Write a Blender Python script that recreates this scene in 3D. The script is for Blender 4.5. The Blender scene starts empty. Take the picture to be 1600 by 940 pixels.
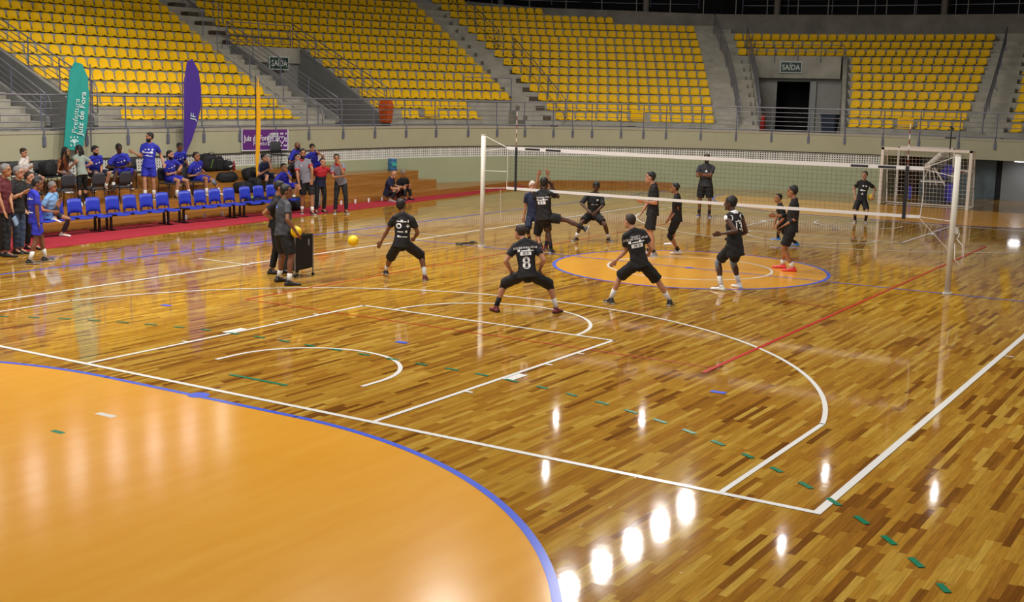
import bpy, bmesh, math, random
import numpy as np
from mathutils import Vector, Matrix
from mathutils.bvhtree import BVHTree

random.seed(7)
SC = bpy.context.scene
COL = SC.collection
PI = math.pi

# ------------------------------------------------------------------ camera
CAM = np.array([10.6665, -24.3149, 3.6284]); FPX = 1892.4
def _rot(y, p, r):
    cy, sy, cp, sp = math.cos(y), math.sin(y), math.cos(p), math.sin(p)
    f = np.array([sy*cp, cy*cp, -sp]); rt = np.array([cy, -sy, 0.0]); up = np.cross(rt, f)
    c, s = math.cos(r), math.sin(r)
    return np.array([c*rt+s*up, -s*rt+c*up, f])
ROT = _rot(-.5594, .1679, .0224)
cd = bpy.data.cameras.new('camera'); cam = bpy.data.objects.new('camera', cd); COL.objects.link(cam)
cd.sensor_width = 36; cd.lens = 36*FPX/1600; cd.clip_end = 400; cd.clip_start = .1
mw = Matrix(((ROT[0][0], ROT[1][0], -ROT[2][0], CAM[0]), (ROT[0][1], ROT[1][1], -ROT[2][1], CAM[1]),
             (ROT[0][2], ROT[1][2], -ROT[2][2], CAM[2]), (0, 0, 0, 1)))
cam.matrix_world = mw
SC.camera = cam

# ------------------------------------------------------------------ world, exposure
w = bpy.data.worlds.new('world'); SC.world = w; w.use_nodes = True
w.node_tree.nodes['Background'].inputs[0].default_value = (.80, .88, 1.0, 1)
w.node_tree.nodes['Background'].inputs[1].default_value = .5
vs = SC.view_settings
vs.view_transform = 'Standard'; vs.look = 'None'; vs.gamma = 1; vs.use_curve_mapping = False; vs.exposure = 0.22

# ------------------------------------------------------------------ helpers
def ray(x, y):
    return np.array([(x-800)/FPX, -(y-470)/FPX, 1.0]) @ ROT
def gp(x, y, z=0.0):
    d = ray(x, y); return CAM + d*(z-CAM[2])/d[2]
def onX(x, y, X):
    d = ray(x, y); return CAM + d*(X-CAM[0])/d[0]
def pix(P):
    d = ROT @ (np.asarray(P, float)-CAM)
    return 800+FPX*d[0]/d[2], 470-FPX*d[1]/d[2]

def lin(c):
    if isinstance(c, str):
        c = c.lstrip('#'); c = c if len(c) == 6 else ''.join(q+q for q in c); c = [int(c[i:i+2], 16)/255 for i in (0, 2, 4)]
    return tuple(((v/12.92) if v <= .04045 else ((v+.055)/1.055)**2.4) for v in c[:3])
_M = {}
def M(name, col='#808080', rough=.5, metal=0.0, bump=0.0, bscale=40, var=0.0, vscale=3, emit=0, coat=0, spec=.5):
    if name in _M: return _M[name]
    m = bpy.data.materials.new(name); m.use_nodes = True; nt = m.node_tree; b = nt.nodes['Principled BSDF']
    c = lin(col); b.inputs['Base Color'].default_value = (*c, 1)
    b.inputs['Roughness'].default_value = rough; b.inputs['Metallic'].default_value = metal
    b.inputs['Specular IOR Level'].default_value = spec
    if coat: b.inputs['Coat Weight'].default_value = coat; b.inputs['Coat Roughness'].default_value = .1
    if emit:
        b.inputs['Emission Color'].default_value = (*c, 1); b.inputs['Emission Strength'].default_value = emit
    if bump or var:
        tc = nt.nodes.new('ShaderNodeTexCoord')
    if bump:
        n = nt.nodes.new('ShaderNodeTexNoise'); n.inputs['Scale'].default_value = bscale; n.inputs['Detail'].default_value = 4
        bp = nt.nodes.new('ShaderNodeBump'); bp.inputs['Strength'].default_value = bump; bp.inputs['Distance'].default_value = .02
        nt.links.new(tc.outputs['Object'], n.inputs['Vector']); nt.links.new(n.outputs['Fac'], bp.inputs['Height'])
        nt.links.new(bp.outputs['Normal'], b.inputs['Normal'])
    if var:
        n = nt.nodes.new('ShaderNodeTexNoise'); n.inputs['Scale'].default_value = vscale; n.inputs['Detail'].default_value = 6
        n.inputs['Roughness'].default_value = .65
        r = nt.nodes.new('ShaderNodeValToRGB')
        r.color_ramp.elements[0].position = .3; r.color_ramp.elements[1].position = .7
        r.color_ramp.elements[0].color = (*[v*(1-var) for v in c], 1); r.color_ramp.elements[1].color = (*[min(1, v*(1+var)) for v in c], 1)
        nt.links.new(tc.outputs['Object'], n.inputs['Vector']); nt.links.new(n.outputs['Fac'], r.inputs['Fac'])
        nt.links.new(r.outputs['Color'], b.inputs['Base Color'])
    _M[name] = m; return m

class MB:
    """collects shapes; build() links them as ONE mesh object"""
    def __init__(s): s.v = []; s.f = []; s.m = []; s.mi = 0
    def add(s, V, F):
        o = len(s.v); s.v += [tuple(map(float, p)) for p in V]; s.f += [tuple(i+o for i in f) for f in F]; s.m += [s.mi]*len(F)
        return s
    def box(s, c, d, rz=0.0, ax=None):
        h = [x/2 for x in d]; V = []
        for x in (-1, 1):
            for y in (-1, 1):
                for z in (-1, 1):
                    p = Vector((x*h[0], y*h[1], z*h[2]))
                    if rz: p.rotate(Matrix.Rotation(rz, 3, 'Z'))
                    if ax is not None: p = ax @ p
                    V.append(p+Vector(c))
        return s.add(V, [(0, 1, 3, 2), (4, 6, 7, 5), (0, 4, 5, 1), (2, 3, 7, 6), (0, 2, 6, 4), (1, 5, 7, 3)])
    def tube(s, P, r, n=8, cap=True):
        """P list of points, r radius or list"""
        P = [Vector(p) for p in P]
        R = r if isinstance(r, (list, tuple)) else [r]*len(P)
        return s.sweep(P, [(a, a) for a in R], None, n, cap)
    def sweep(s, P, R, side=None, n=12, cap=True, rnd=False):
        P = [Vector(p) for p in P]
        V = []; F = []
        rings = []
        k = len(P)
        for i in range(k):
            t = (P[min(i+1, k-1)]-P[max(i-1, 0)])
            if t.length < 1e-9: t = Vector((0, 0, 1))
            t.normalize()
            sd = (side[i] if isinstance(side, list) else side) if side is not None else None
            if sd is None:
                sd = Vector((1, 0, 0)) if abs(t.x) < .8 else Vector((0, 1, 0))
            sd = Vector(sd); sd = sd-t*sd.dot(t)
            if sd.length < 1e-6: sd = t.orthogonal()
            sd.normalize(); up = t.cross(sd)
            rings.append((P[i], t, sd, up, R[i][0], R[i][1]))
        if rnd:   # rounded ends
            a = rings[0]; b = rings[-1]; ra = min(a[4], a[5]); rb = min(b[4], b[5])
            pre = [(a[0]-a[1]*ra*q, a[1], a[2], a[3], a[4]*c, a[5]*c) for q, c in ((.92, .39), (.7, .71), (.38, .92))]
            post = [(b[0]+b[1]*rb*q, b[1], b[2], b[3], b[4]*c, b[5]*c) for q, c in ((.38, .92), (.7, .71), (.92, .39))]
            rings = pre+rings+post
        for (p, t, sd, up, ra, rb) in rings:
            for j in range(n):
                a = 2*PI*j/n; V.append(p+sd*ra*math.cos(a)+up*rb*math.sin(a))
        for i in range(len(rings)-1):
            for j in range(n):
                F.append((i*n+j, i*n+(j+1) % n, (i+1)*n+(j+1) % n, (i+1)*n+j))
        if cap:
            F.append(tuple(range(n))[::-1]); F.append(tuple((len(rings)-1)*n+j for j in range(n)))
        return s.add(V, F)
    def ell(s, c, r, ax=None, nu=14, nv=9):
        V = [];F = []
        ax = ax or Matrix.Identity(3)
        V.append(Vector(c)+ax @ Vector((0, 0, -r[2])))
        for i in range(1, nv):
            ph = -PI/2+PI*i/nv
            for j in range(nu):
                a = 2*PI*j/nu
                V.append(Vector(c)+ax @ Vector((r[0]*math.cos(ph)*math.cos(a), r[1]*math.cos(ph)*math.sin(a), r[2]*math.sin(ph))))
        V.append(Vector(c)+ax @ Vector((0, 0, r[2])))
        for j in range(nu): F.append((0, 1+(j+1) % nu, 1+j))
        for i in range(nv-2):
            for j in range(nu):
                a = 1+i*nu
                F.append((a+j, a+(j+1) % nu, a+nu+(j+1) % nu, a+nu+j))
        a = 1+(nv-2)*nu
        for j in range(nu): F.append((a+j, a+(j+1) % nu, len(V)-1))
        return s.add(V, F)
    def prism(s, poly, z0, z1):
        n = len(poly)
        V = [(p[0], p[1], z0) for p in poly]+[(p[0], p[1], z1) for p in poly]
        F = [tuple(range(n))[::-1], tuple(range(n, 2*n))]+[(i, (i+1) % n, n+(i+1) % n, n+i) for i in range(n)]
        return s.add(V, F)
    def lathe(s, prof, c, n=20):
        V = []; F = []
        for r, z in prof:
            for j in range(n):
                a = 2*PI*j/n; V.append((c[0]+r*math.cos(a), c[1]+r*math.sin(a), c[2]+z))
        for i in range(len(prof)-1):
            for j in range(n): F.append((i*n+j, i*n+(j+1) % n, (i+1)*n+(j+1) % n, (i+1)*n+j))
        F.append(tuple(range(n))[::-1]); F.append(tuple((len(prof)-1)*n+j for j in range(n)))
        return s.add(V, F)
    def build(s, name, mats, parent=None, org=None, smooth=False):
        if not isinstance(mats, (list, tuple)): mats = [mats]
        if parent is not None: org = ORG[parent.name]
        elif org is None and s.v:
            A = np.array(s.v); org = ((A[:, 0].min()+A[:, 0].max())/2, (A[:, 1].min()+A[:, 1].max())/2, A[:, 2].min())
        o3 = Vector(org)
        me = bpy.data.meshes.new(name)
        me.from_pydata([Vector(p)-o3 for p in s.v], [], s.f)
        for m in mats: me.materials.append(m)
        if len(mats) > 1: me.polygons.foreach_set('material_index', s.m)
        if smooth: me.polygons.foreach_set('use_smooth', [True]*len(me.polygons))
        me.update()
        o = bpy.data.objects.new(name, me); COL.objects.link(o)
        if parent is not None: o.parent = parent
        else: o.location = o3
        ORG[o.name] = tuple(o3)
        return o
ORG = {}
def thing(name, label, cat, loc, group=None):
    o = bpy.data.objects.new(name, None); COL.objects.link(o); o.location = loc; o.empty_display_size = .2
    ORG[o.name] = tuple(loc); return tag(o, label, cat, group)
def tag(o, label, cat, group=None):
    o['label'] = label; o['category'] = cat
    if group: o['group'] = group
    return o
def struct(o, label=None, cat=None):
    o['kind'] = 'structure'
    if label: o['label'] = label
    if cat: o['category'] = cat
    return o
ORDS = 'first second third fourth fifth sixth seventh eighth ninth tenth eleventh twelfth thirteenth fourteenth fifteenth sixteenth seventeenth eighteenth nineteenth'.split()
TENS = ['twentieth', 'thirtieth', 'fortieth', 'fiftieth']; TP = ['twenty', 'thirty', 'forty', 'fifty']
def ordw(n):
    if n <= 19: return ORDS[n-1]
    t, u = divmod(n, 10)
    return TENS[t-2] if u == 0 else TP[t-2]+'-'+ORDS[u-1]

def text_shape(s, size, bold=True):
    cu = bpy.data.curves.new('t', 'FONT'); cu.body = s; cu.size = size; cu.align_x = 'CENTER'; cu.align_y = 'CENTER'
    cu.resolution_u = 3
    if bold: cu.offset = size*.018
    o = bpy.data.objects.new('t', cu); COL.objects.link(o)
    dg = bpy.context.evaluated_depsgraph_get(); me = o.evaluated_get(dg).to_mesh()
    V = [tuple(v.co) for v in me.vertices]; F = [tuple(p.vertices) for p in me.polygons]
    o.evaluated_get(dg).to_mesh_clear()
    bpy.data.objects.remove(o); bpy.data.curves.remove(cu)
    return V, F
def flat_text(mb, s, size, c, u, v, nrm, off=.004, bold=True, sx=1.0):
    """lay text in plane (u right, v up) raised off along nrm"""
    V, F = text_shape(s, size, bold)
    c, u, v, nrm = Vector(c), Vector(u), Vector(v), Vector(nrm)
    mb.add([c+u*p[0]*sx+v*p[1]+nrm*off for p in V], F)
# ------------------------------------------------------------------ plan of the arena bowl
def _curve(n=2.5, a=17.7, b=16.9, yc=8, y0=-20):
    t = np.linspace(0, PI, 4001); c, s = np.cos(t), np.sin(t)
    x = -a*np.sign(c)*np.abs(c)**(2/n); y = yc+b*np.abs(s)**(2/n)
    P = np.concatenate([[[-a, y0]], np.stack([x, y], 1), [[a, y0]]])
    d = np.r_[0, np.cumsum(np.hypot(*np.diff(P, axis=0).T))]
    S = np.linspace(0, d[-1], 6000)
    Q = np.stack([np.interp(S, d, P[:, 0]), np.interp(S, d, P[:, 1])], 1)
    T = np.gradient(Q, S, axis=0); k = np.ones(301)/301
    T = np.stack([np.convolve(np.pad(T[:, i], 150, 'edge'), k, 'valid') for i in (0, 1)], 1)
    T /= np.hypot(*T.T)[:, None]
    return S, Q, np.stack([-T[:, 1], T[:, 0]], 1)
CS, CQ, CN = _curve()
def at(s, off, z):
    x = np.interp(s, CS, CQ[:, 0])+off*np.interp(s, CS, CN[:, 0]); y = np.interp(s, CS, CQ[:, 1])+off*np.interp(s, CS, CN[:, 1])
    return (float(x), float(y), float(z))
def nrm(s):
    return float(np.interp(s, CS, CN[:, 0])), float(np.interp(s, CS, CN[:, 1]))
def sfind(x, off, z):
    best = None
    for s in np.arange(8, 66, .05):
        p = at(s, off, z); e = abs(pix(p)[0]-x)
        if best is None or e < best[0]: best = (e, s)
    return best[1]
def srange(a, b, ds=.5):
    n = max(2, int(math.ceil((b-a)/ds))+1); return [a+(b-a)*i/(n-1) for i in range(n)]
def band(mb, a, b, prof, ds=.5, closed=False):
    """sweep a profile [(off, z)...] along the plan curve; prof may be a function of s"""
    ss = srange(a, b, ds); V = []; F = []
    n = len(prof(ss[0]) if callable(prof) else prof)
    for s in ss:
        for (o, z) in (prof(s) if callable(prof) else prof): V.append(at(s, o, z))
    m = n if closed else n-1
    for i in range(len(ss)-1):
        for j in range(m):
            F.append((i*n+j, i*n+(j+1) % n, (i+1)*n+(j+1) % n, (i+1)*n+j))
    if closed: F.append(tuple(range(n))); F.append(tuple((len(ss)-1)*n+j for j in range(n))[::-1])
    mb.add(V, F)

Z0, RISE, F0, TREAD = 2.62, .39, 1.25, .85
ZW, ZP = 2.23, 2.37
zk = lambda k: Z0+RISE*k
fk = lambda k: F0+TREAD*k
SA, SB = 8.0, 66.0
SE = float(CS[-1])-2
OWs = [0, 39, 41.5, 44, 46.6, 48, 66]; OWv = [15, 14.4, 13.15, 12.0, 11.8, 10.95, 10.8]
ow = lambda s: float(np.interp(s, OWs, OWv))
VOMS = [(17.9, 19.7, 7, 0, 0), (30.3, 32.8, 7, .02, .06), (48.45, 51.75, 8, -.095, -.11), (37.35, 39.15, 2, 0, 0), (62.0, 66.5, 8, -.1, -.1)]   # opening from, to, rows cut
AISLES = [(16.7, 17.8), (28.5, 30.2), (39.3, 40.35), (46.8, 48.3), (56.3, 57.8)]

# ------------------------------------------------------------------ materials of the hall
concrete = M('concrete', '#aaa597', .85, bump=.25, bscale=6, var=.22, vscale=1.3)
concrete_d = M('concrete_dark', '#7d7a72', .85, bump=.2, bscale=5, var=.25, vscale=1.1)
halfstep = M('half_step_paint', '#57493a', .8, var=.2)
wallpaint = M('wall_paint', '#a8af8e', .55, var=.05, vscale=.4)
wallupper = M('parapet_paint', '#aca98c', .6, var=.06, vscale=.5)
blockpaint = M('block_paint', '#dcdcd4', .6)
dark = M('painted_darkness', '#0b0a0a', .9)  # near-black colour stands in for the darkness of the exit passages
steel = M('rail_steel', '#85858f', .4, metal=.35)
steelb = M('post_steel', '#6f7286', .45, metal=.25)

def floor_material(name, kind):
    m = bpy.data.materials.new(name); m.use_nodes = True; nt = m.node_tree; N = nt.nodes; L = nt.links; b = N['Principled BSDF']
    def math_(op, a, c=None):
        n = N.new('ShaderNodeMath'); n.operation = op
        for i, v in enumerate((a, c)):
            if v is None: continue
            if isinstance(v, (int, float)): n.inputs[i].default_value = v
            else: L.new(v, n.inputs[i])
        return n.outputs[0]
    tc = N.new('ShaderNodeTexCoord'); sp = N.new('ShaderNodeSeparateXYZ'); L.new(tc.outputs['Object'], sp.inputs[0])
    X, Y = sp.outputs[0], sp.outputs[1]
    row = math_('FLOOR', math_('DIVIDE', X, .068))
    wn = N.new('ShaderNodeTexWhiteNoise'); wn.noise_dimensions = '1D'; L.new(row, wn.inputs['W'])
    ln = math_('ADD', .58, math_('MULTIPLY', wn.outputs['Value'], .35))
    q = math_('ADD', math_('DIVIDE', Y, ln), math_('MULTIPLY', wn.outputs['Value'], 37.7))
    colm = math_('FLOOR', q)
    cx = N.new('ShaderNodeCombineXYZ'); L.new(row, cx.inputs[0]); L.new(colm, cx.inputs[1])
    w2 = N.new('ShaderNodeTexWhiteNoise'); w2.noise_dimensions = '2D'; L.new(cx.outputs[0], w2.inputs['Vector'])
    # clean oily reflections: slight waviness
    nz = N.new('ShaderNodeTexNoise'); nz.inputs['Scale'].default_value = 2.2; nz.inputs['Detail'].default_value = 2
    L.new(tc.outputs['Object'], nz.inputs['Vector'])
    nz2 = N.new('ShaderNodeTexNoise'); nz2.inputs['Scale'].default_value = 13; nz2.inputs['Detail'].default_value = 2; L.new(tc.outputs['Object'], nz2.inputs['Vector'])
    h = math_('ADD', math_('ADD', math_('MULTIPLY', nz.outputs['Fac'], .35), math_('MULTIPLY', nz2.outputs['Fac'], .11)), math_('MULTIPLY', w2.outputs['Value'], .02 if kind == 'wood' else .006))
    bp = N.new('ShaderNodeBump'); bp.inputs['Strength'].default_value = .09; bp.inputs['Distance'].default_value = .02
    L.new(h, bp.inputs['Height']); L.new(bp.outputs['Normal'], b.inputs['Normal'])
    if kind == 'wood':
        ramp = N.new('ShaderNodeValToRGB'); L.new(w2.outputs['Value'], ramp.inputs['Fac'])
        cr = ramp.color_ramp
        cols = [(0, '#74481c'), (.08, '#8e5e24'), (.22, '#a8772b'), (.36, '#a26f2a'), (.5, '#b28533'), (.66, '#ad7f2e'), (.82, '#b98e39'), (1, '#c39d46')]
        cr.elements[0].position = 0; cr.elements[0].color = (*lin(cols[0][1]), 1)
        cr.elements[1].position = 1; cr.elements[1].color = (*lin(cols[-1][1]), 1)
        for p, c in cols[1:-1]:
            e = cr.elements.new(p); e.color = (*lin(c), 1)
        mp = N.new('ShaderNodeMapping'); mp.inputs['Scale'].default_value = (60, 3, 1); L.new(tc.outputs['Object'], mp.inputs['Vector'])
        # offset the grain per plank
        av = N.new('ShaderNodeVectorMath'); av.operation = 'ADD'; L.new(mp.outputs[0], av.inputs[0]); 
        sc = N.new('ShaderNodeVectorMath'); sc.operation = 'SCALE'; sc.inputs['Scale'].default_value = 50; L.new(w2.outputs['Color'], sc.inputs[0]); L.new(sc.outputs[0], av.inputs[1])
        gn = N.new('ShaderNodeTexNoise'); gn.inputs['Scale'].default_value = 1; gn.inputs['Detail'].default_value = 5; gn.inputs['Distortion'].default_value = .6
        L.new(av.outputs[0], gn.inputs['Vector'])
        g = N.new('ShaderNodeMapRange'); g.inputs['From Min'].default_value = .3; g.inputs['From Max'].default_value = .7; g.inputs['To Min'].default_value = .74; g.inputs['To Max'].default_value = 1.14
        L.new(gn.outputs['Fac'], g.inputs['Value'])
        big = N.new('ShaderNodeTexNoise'); big.inputs['Scale'].default_value = .25; big.inputs['Detail'].default_value = 2; L.new(tc.outputs['Object'], big.inputs['Vector'])
        bm_ = N.new('ShaderNodeMapRange'); bm_.inputs['To Min'].default_value = .88; bm_.inputs['To Max'].default_value = 1.1; L.new(big.outputs['Fac'], bm_.inputs['Value'])
        fr = math_('FRACT', math_('DIVIDE', X, .068)); seam = math_('LESS_THAN', fr, .035)
        fq = math_('FRACT', q); seam2 = math_('LESS_THAN', fq, .006)
        sm = math_('MAXIMUM', seam, seam2); sm2 = math_('SUBTRACT', 1.0, math_('MULTIPLY', sm, .38))
        tot = math_('MULTIPLY', math_('MULTIPLY', g.outputs[0], bm_.outputs[0]), sm2)
        mx = N.new('ShaderNodeVectorMath'); mx.operation = 'SCALE'; L.new(ramp.outputs['Color'], mx.inputs[0]); L.new(tot, mx.inputs['Scale'])
        L.new(mx.outputs[0], b.inputs['Base Color']); b.inputs['Roughness'].default_value = .06
    else:
        mp = N.new('ShaderNodeMapping'); mp.inputs['Scale'].default_value = (5, .8, 1); L.new(tc.outputs['Object'], mp.inputs['Vector'])
        gn = N.new('ShaderNodeTexNoise'); gn.inputs['Scale'].default_value = 1; gn.inputs['Detail'].default_value = 6; L.new(mp.outputs[0], gn.inputs['Vector'])
        ramp = N.new('ShaderNodeValToRGB'); L.new(gn.outputs['Fac'], ramp.inputs['Fac']); cr = ramp.color_ramp
        cr.elements[0].position = .3; cr.elements[0].color = (*lin('#dc9a2f'), 1); cr.elements[1].position = .75; cr.elements[1].color = (*lin('#e2a43e'), 1)
        L.new(ramp.outputs['Color'], b.inputs['Base Color']); b.inputs['Roughness'].default_value = .16
    b.inputs['Specular IOR Level'].default_value = .5
    return m
m_wood = floor_material('court_wood', 'wood'); m_orange = floor_material('court_orange', 'orange')
m_white = M('line_white', '#e8e6e2', .2); m_blue = M('line_blue', '#4a62d8', .2); m_red = M('line_red', '#c22c2a', .22); m_green = M('line_green', '#1c7a58', .22)
m_ptile = M('line_worn', '#d8cfc8', .3)

# ------------------------------------------------------------------ floor with its painted markings
fl = MB()
poly = [at(s, 4.5 if s > 53 else .0, 0) for s in srange(SA, SB, 1)]
pl = [(-17.7, -40, 0)]+[(p[0], p[1], 0) for p in poly]+[(22, 20, 0), (22, -40, 0)]
fl.add(pl, [tuple(range(len(pl)))[::-1]])
def arc(cx, cy, r, a0, a1, wd, z, mi, n=None):
    fl.mi = mi; n = n or max(8, int(abs(a1-a0)*r/.12)); V = []; F = []
    for i in range(n+1):
        a = math.radians(a0+(a1-a0)*i/n)
        for q in (r-wd, r): V.append((cx+q*math.cos(a), cy+q*math.sin(a), z))
    for i in range(n): F.append((2*i, 2*i+1, 2*i+3, 2*i+2))
    fl.add(V, F)
def arcd(cx, cy, r, a0, a1, wd, z, mi):   # degrees wrapper
    arc(cx, cy, r, a0, a1, wd, z, mi, max(8, int(abs(math.radians(a1-a0))*r/.12)))
def ln(x0, y0, x1, y1, wd, z, mi):
    fl.mi = mi; d = Vector((x1-x0, y1-y0, 0)); d.normalize(); n = Vector((-d.y, d.x, 0))*wd/2
    fl.add([Vector((x0, y0, z))-n, Vector((x1, y1, z))-n, Vector((x1, y1, z))+n, Vector((x0, y0, z))+n], [(0, 1, 2, 3)])
def disc(cx, cy, r, z, mi):
    fl.mi = mi; fl.add([(cx+r*math.cos(2*PI*i/64), cy+r*math.sin(2*PI*i/64), z) for i in range(64)], [tuple(range(64))])
OR, WH, BL, RD, GR, WN = 1, 2, 3, 4, 5, 6
YB = 14.02; YF = 20.32
disc(0, 0, 3.0, .002, OR)
for sg in (-1, 1):
    # goal area (orange) and its blue outline
    V = []
    for i in range(33): a = PI*.5*i/32; V.append((1.58+6*math.cos(a), sg*(-YF+6*math.sin(a))*-1*-1, .002))
    V = [(1.58+6*math.cos(PI/2*i/32), sg*(YF-6*math.sin(PI/2*i/32)), .002) for i in range(33)]
    V += [(-1.58-6*math.sin(PI/2*i/32), sg*(YF-6*math.cos(PI/2*i/32)), .002) for i in range(33)]
    
    fl.mi = OR; fl.add(V, [tuple(range(len(V)))])
    if sg < 0: arcd(1.58, -YF, 6, 0, 90, .08, .004, BL); arcd(-1.58, -YF, 6, 90, 180, .08, .004, BL)
    else: arcd(1.58, YF, 6, 0, -90, .08, .004, BL); arcd(-1.58, YF, 6, -90, -180, .08, .004, BL)
    ln(-1.6, sg*(YF-5.96), 1.6, sg*(YF-5.96), .08, .004, BL)
    disc(0, sg*(YF-6), .13, .005, BL)
    ln(-.28, sg*(YF-4.75)+0, .0, sg*(YF-4.75), .09, .004, WN) if sg < 0 else None
    ln(-.08, sg*(YF-4), .1, sg*(YF-4), .07, .004, GR)
    for x in (-5, 0, 5): ln(x-.1, sg*(YF-10), x+.1, sg*(YF-10), .11, .005, BL)
    ln(-.5, sg*(YF-7), .5, sg*(YF-7), .06, .005, GR)
    # nine metre dashed line
    pts = []
    for i in range(0, 400): a = PI/2*i/400; pts.append((1.5+9*math.cos(a), YF-9*math.sin(a)))
    for i in range(0, 61): pts.append((1.5-3*i/60, YF-9))
    for i in range(0, 400): a = PI/2*i/400; pts.append((-1.5-9*math.sin(a), YF-9*math.cos(a)))
    acc = 0; seg = [pts[0]]
    for p, q in zip(pts, pts[1:]):
        acc += math.hypot(q[0]-p[0], q[1]-p[1])
        if (acc+.05) % .5 < .2:
            seg.append(q)
        else:
            if len(seg) > 1: ln(seg[0][0], sg*seg[0][1], seg[-1][0], sg*seg[-1][1], .06, .007, GR)
            seg = [q]
    # basketball end
    ln(-7.5, sg*YB, 7.5, sg*YB, .075, .0045, WH)
    arcd(0, sg*12.44, 6.75, *((0+12.1, 180-12.1) if sg < 0 else (-12.1, -180+12.1)), .06, .0055, WH)
    for x in (-6.57, 6.57): ln(x, sg*YB, x, sg*11.0, .06, .0055, WH)
    for x in (-2.42, 2.42):
        ln(x, sg*YB, x, sg*8.2, .06, .0055, WH)
        for d in (1.78, 3.73, 4.63): ln(x, sg*(YB-d-.85+.83), x+math.copysign(.13, x), sg*(YB-d-.02), .05, .0058, WH)
        fl.mi = WH
        x2 = x+math.copysign(.11, x); ln(x2, sg*(YB-2.63), x2, sg*(YB-3.03), .14, .0058, WH)
    ln(-2.45, sg*8.22, 2.45, sg*8.22, .06, .0055, WH)
    arcd(0, sg*8.2, 1.8, *((0, 180) if sg < 0 else (0, -180)), .06, .0055, WH)
    arcd(0, sg*12.44, 1.3, *((0, 180) if sg < 0 else (0, -180)), .06, .0055, WH)
    for x in (-1.27, 1.27): ln(x, sg*12.44, x, sg*12.8, .06, .0055, WH)
    ln(7.5, sg*5.6, 7.68, sg*5.6, .04, .0055, WH); ln(-7.5, sg*5.6, -7.68, sg*5.6, .04, .0055, WH)
    # volleyball court
    ln(-4.42, sg*9.05, 4.42, sg*9.05, .03, .0048, RD)
    ln(-4.42, sg*3, 4.42, sg*3, .025, .0048, RD)
for x in (-7.5, 7.5): ln(x, -YB-.037, x, YB+.037, .08, .0049, WH)
ln(4.4, -9.4, 4.4, 9.05, .06, .006, RD); ln(-4.4, -9.05, -4.4, 9.05, .04, .006, RD)
arcd(0, 0, 3.0, 0, 360, .08, .004, BL); arcd(0, 0, 1.8, 0, 360, .055, .0045, WH)
ln(-10, 0, 10, 0, .06, .0042, BL); ln(-7.5, 1.2, -9.5, 1.2, .04, .0045, WH)
for x in (-10, 10): ln(x, -20.3, x, 20.3, .08, .0042, BL)
ln(-7.4, -5.9, -8.9, -5.9, .05, .0045, WH)
disc(0, 0, .1, .005, BL)
floor = fl.build('floor', [m_wood, m_orange, m_white, m_blue, m_red, m_green, m_ptile], org=(0, 0, 0)); struct(floor, 'polished wooden sports floor with coloured court markings', 'floor')

# ------------------------------------------------------------------ curved wall, block band, parapet, grandstand
SL = 53.55
mb = MB(); band(mb, SA, SL, [(.25, 0), (0, 0), (0, 1.2), (.25, 1.2)], closed=True); band(mb, 66.5, SE, [(.25, 0), (0, 0), (0, 1.65), (.25, 1.65)], closed=True); struct(mb.build('wall_lower', wallpaint), 'low curved green wall around the court', 'wall')
mb = MB(); band(mb, SA, SE, [(0, 1.6), (0, ZP), (.16, ZP), (.16, ZW), (fk(0)+.02, ZW), (fk(0)+.02, ZW-.25), (.1, 1.62), (.1, 1.6)], closed=True)
struct(mb.build('wall_parapet', wallupper), 'curved parapet and walkway slab below the yellow seats', 'wall')
mb = MB(); band(mb, SA, SB, [(-.02, ZP-.05), (-.02, ZP+.03), (.19, ZP+.03), (.19, ZP-.05)], closed=True); struct(mb.build('trim_1', M('coping', '#a9a493', .6)))
mb = MB(); band(mb, SA, SL, [(-.015, 1.585), (-.015, 1.62), (.05, 1.62), (.05, 1.585)], closed=True); struct(mb.build('shadow_strip', M('shadow_line_paint', '#3a3833', .8)))  # dark strip painted in as the shadow line above the block band
mb = MB()   # perforated blocks: real bars in front of a sheet coloured dark for the shaded holes
for z, h in ((1.222, .044), (1.305, .036), (1.395, .036), (1.485, .036), (1.572, .036)):
    band(mb, SA, SL, [(.02, z-h/2), (.02, z+h/2), (.05, z+h/2), (.05, z-h/2)], closed=True)
s = 14.0; i = 0
while s < SL:
    a = at(s, .035, 1.4); nx, ny = nrm(s); rz = math.atan2(ny, nx)-PI/2
    mb.box(a, (.07 if i % 5 == 0 else .05, .03, .40), rz); s += .1; i += 1
struct(mb.build('perforated_block_band', blockpaint), 'band of white perforated blocks in the curved wall', 'wall')
mb = MB(); band(mb, SA, SL, [(.2, 1.19), (.2, 1.61)]); struct(mb.build('block_hole_shade', M('hole_shade_paint', '#23241f', .9)))  # dark sheet behind the bars, shade of the holes put into its colour

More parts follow.
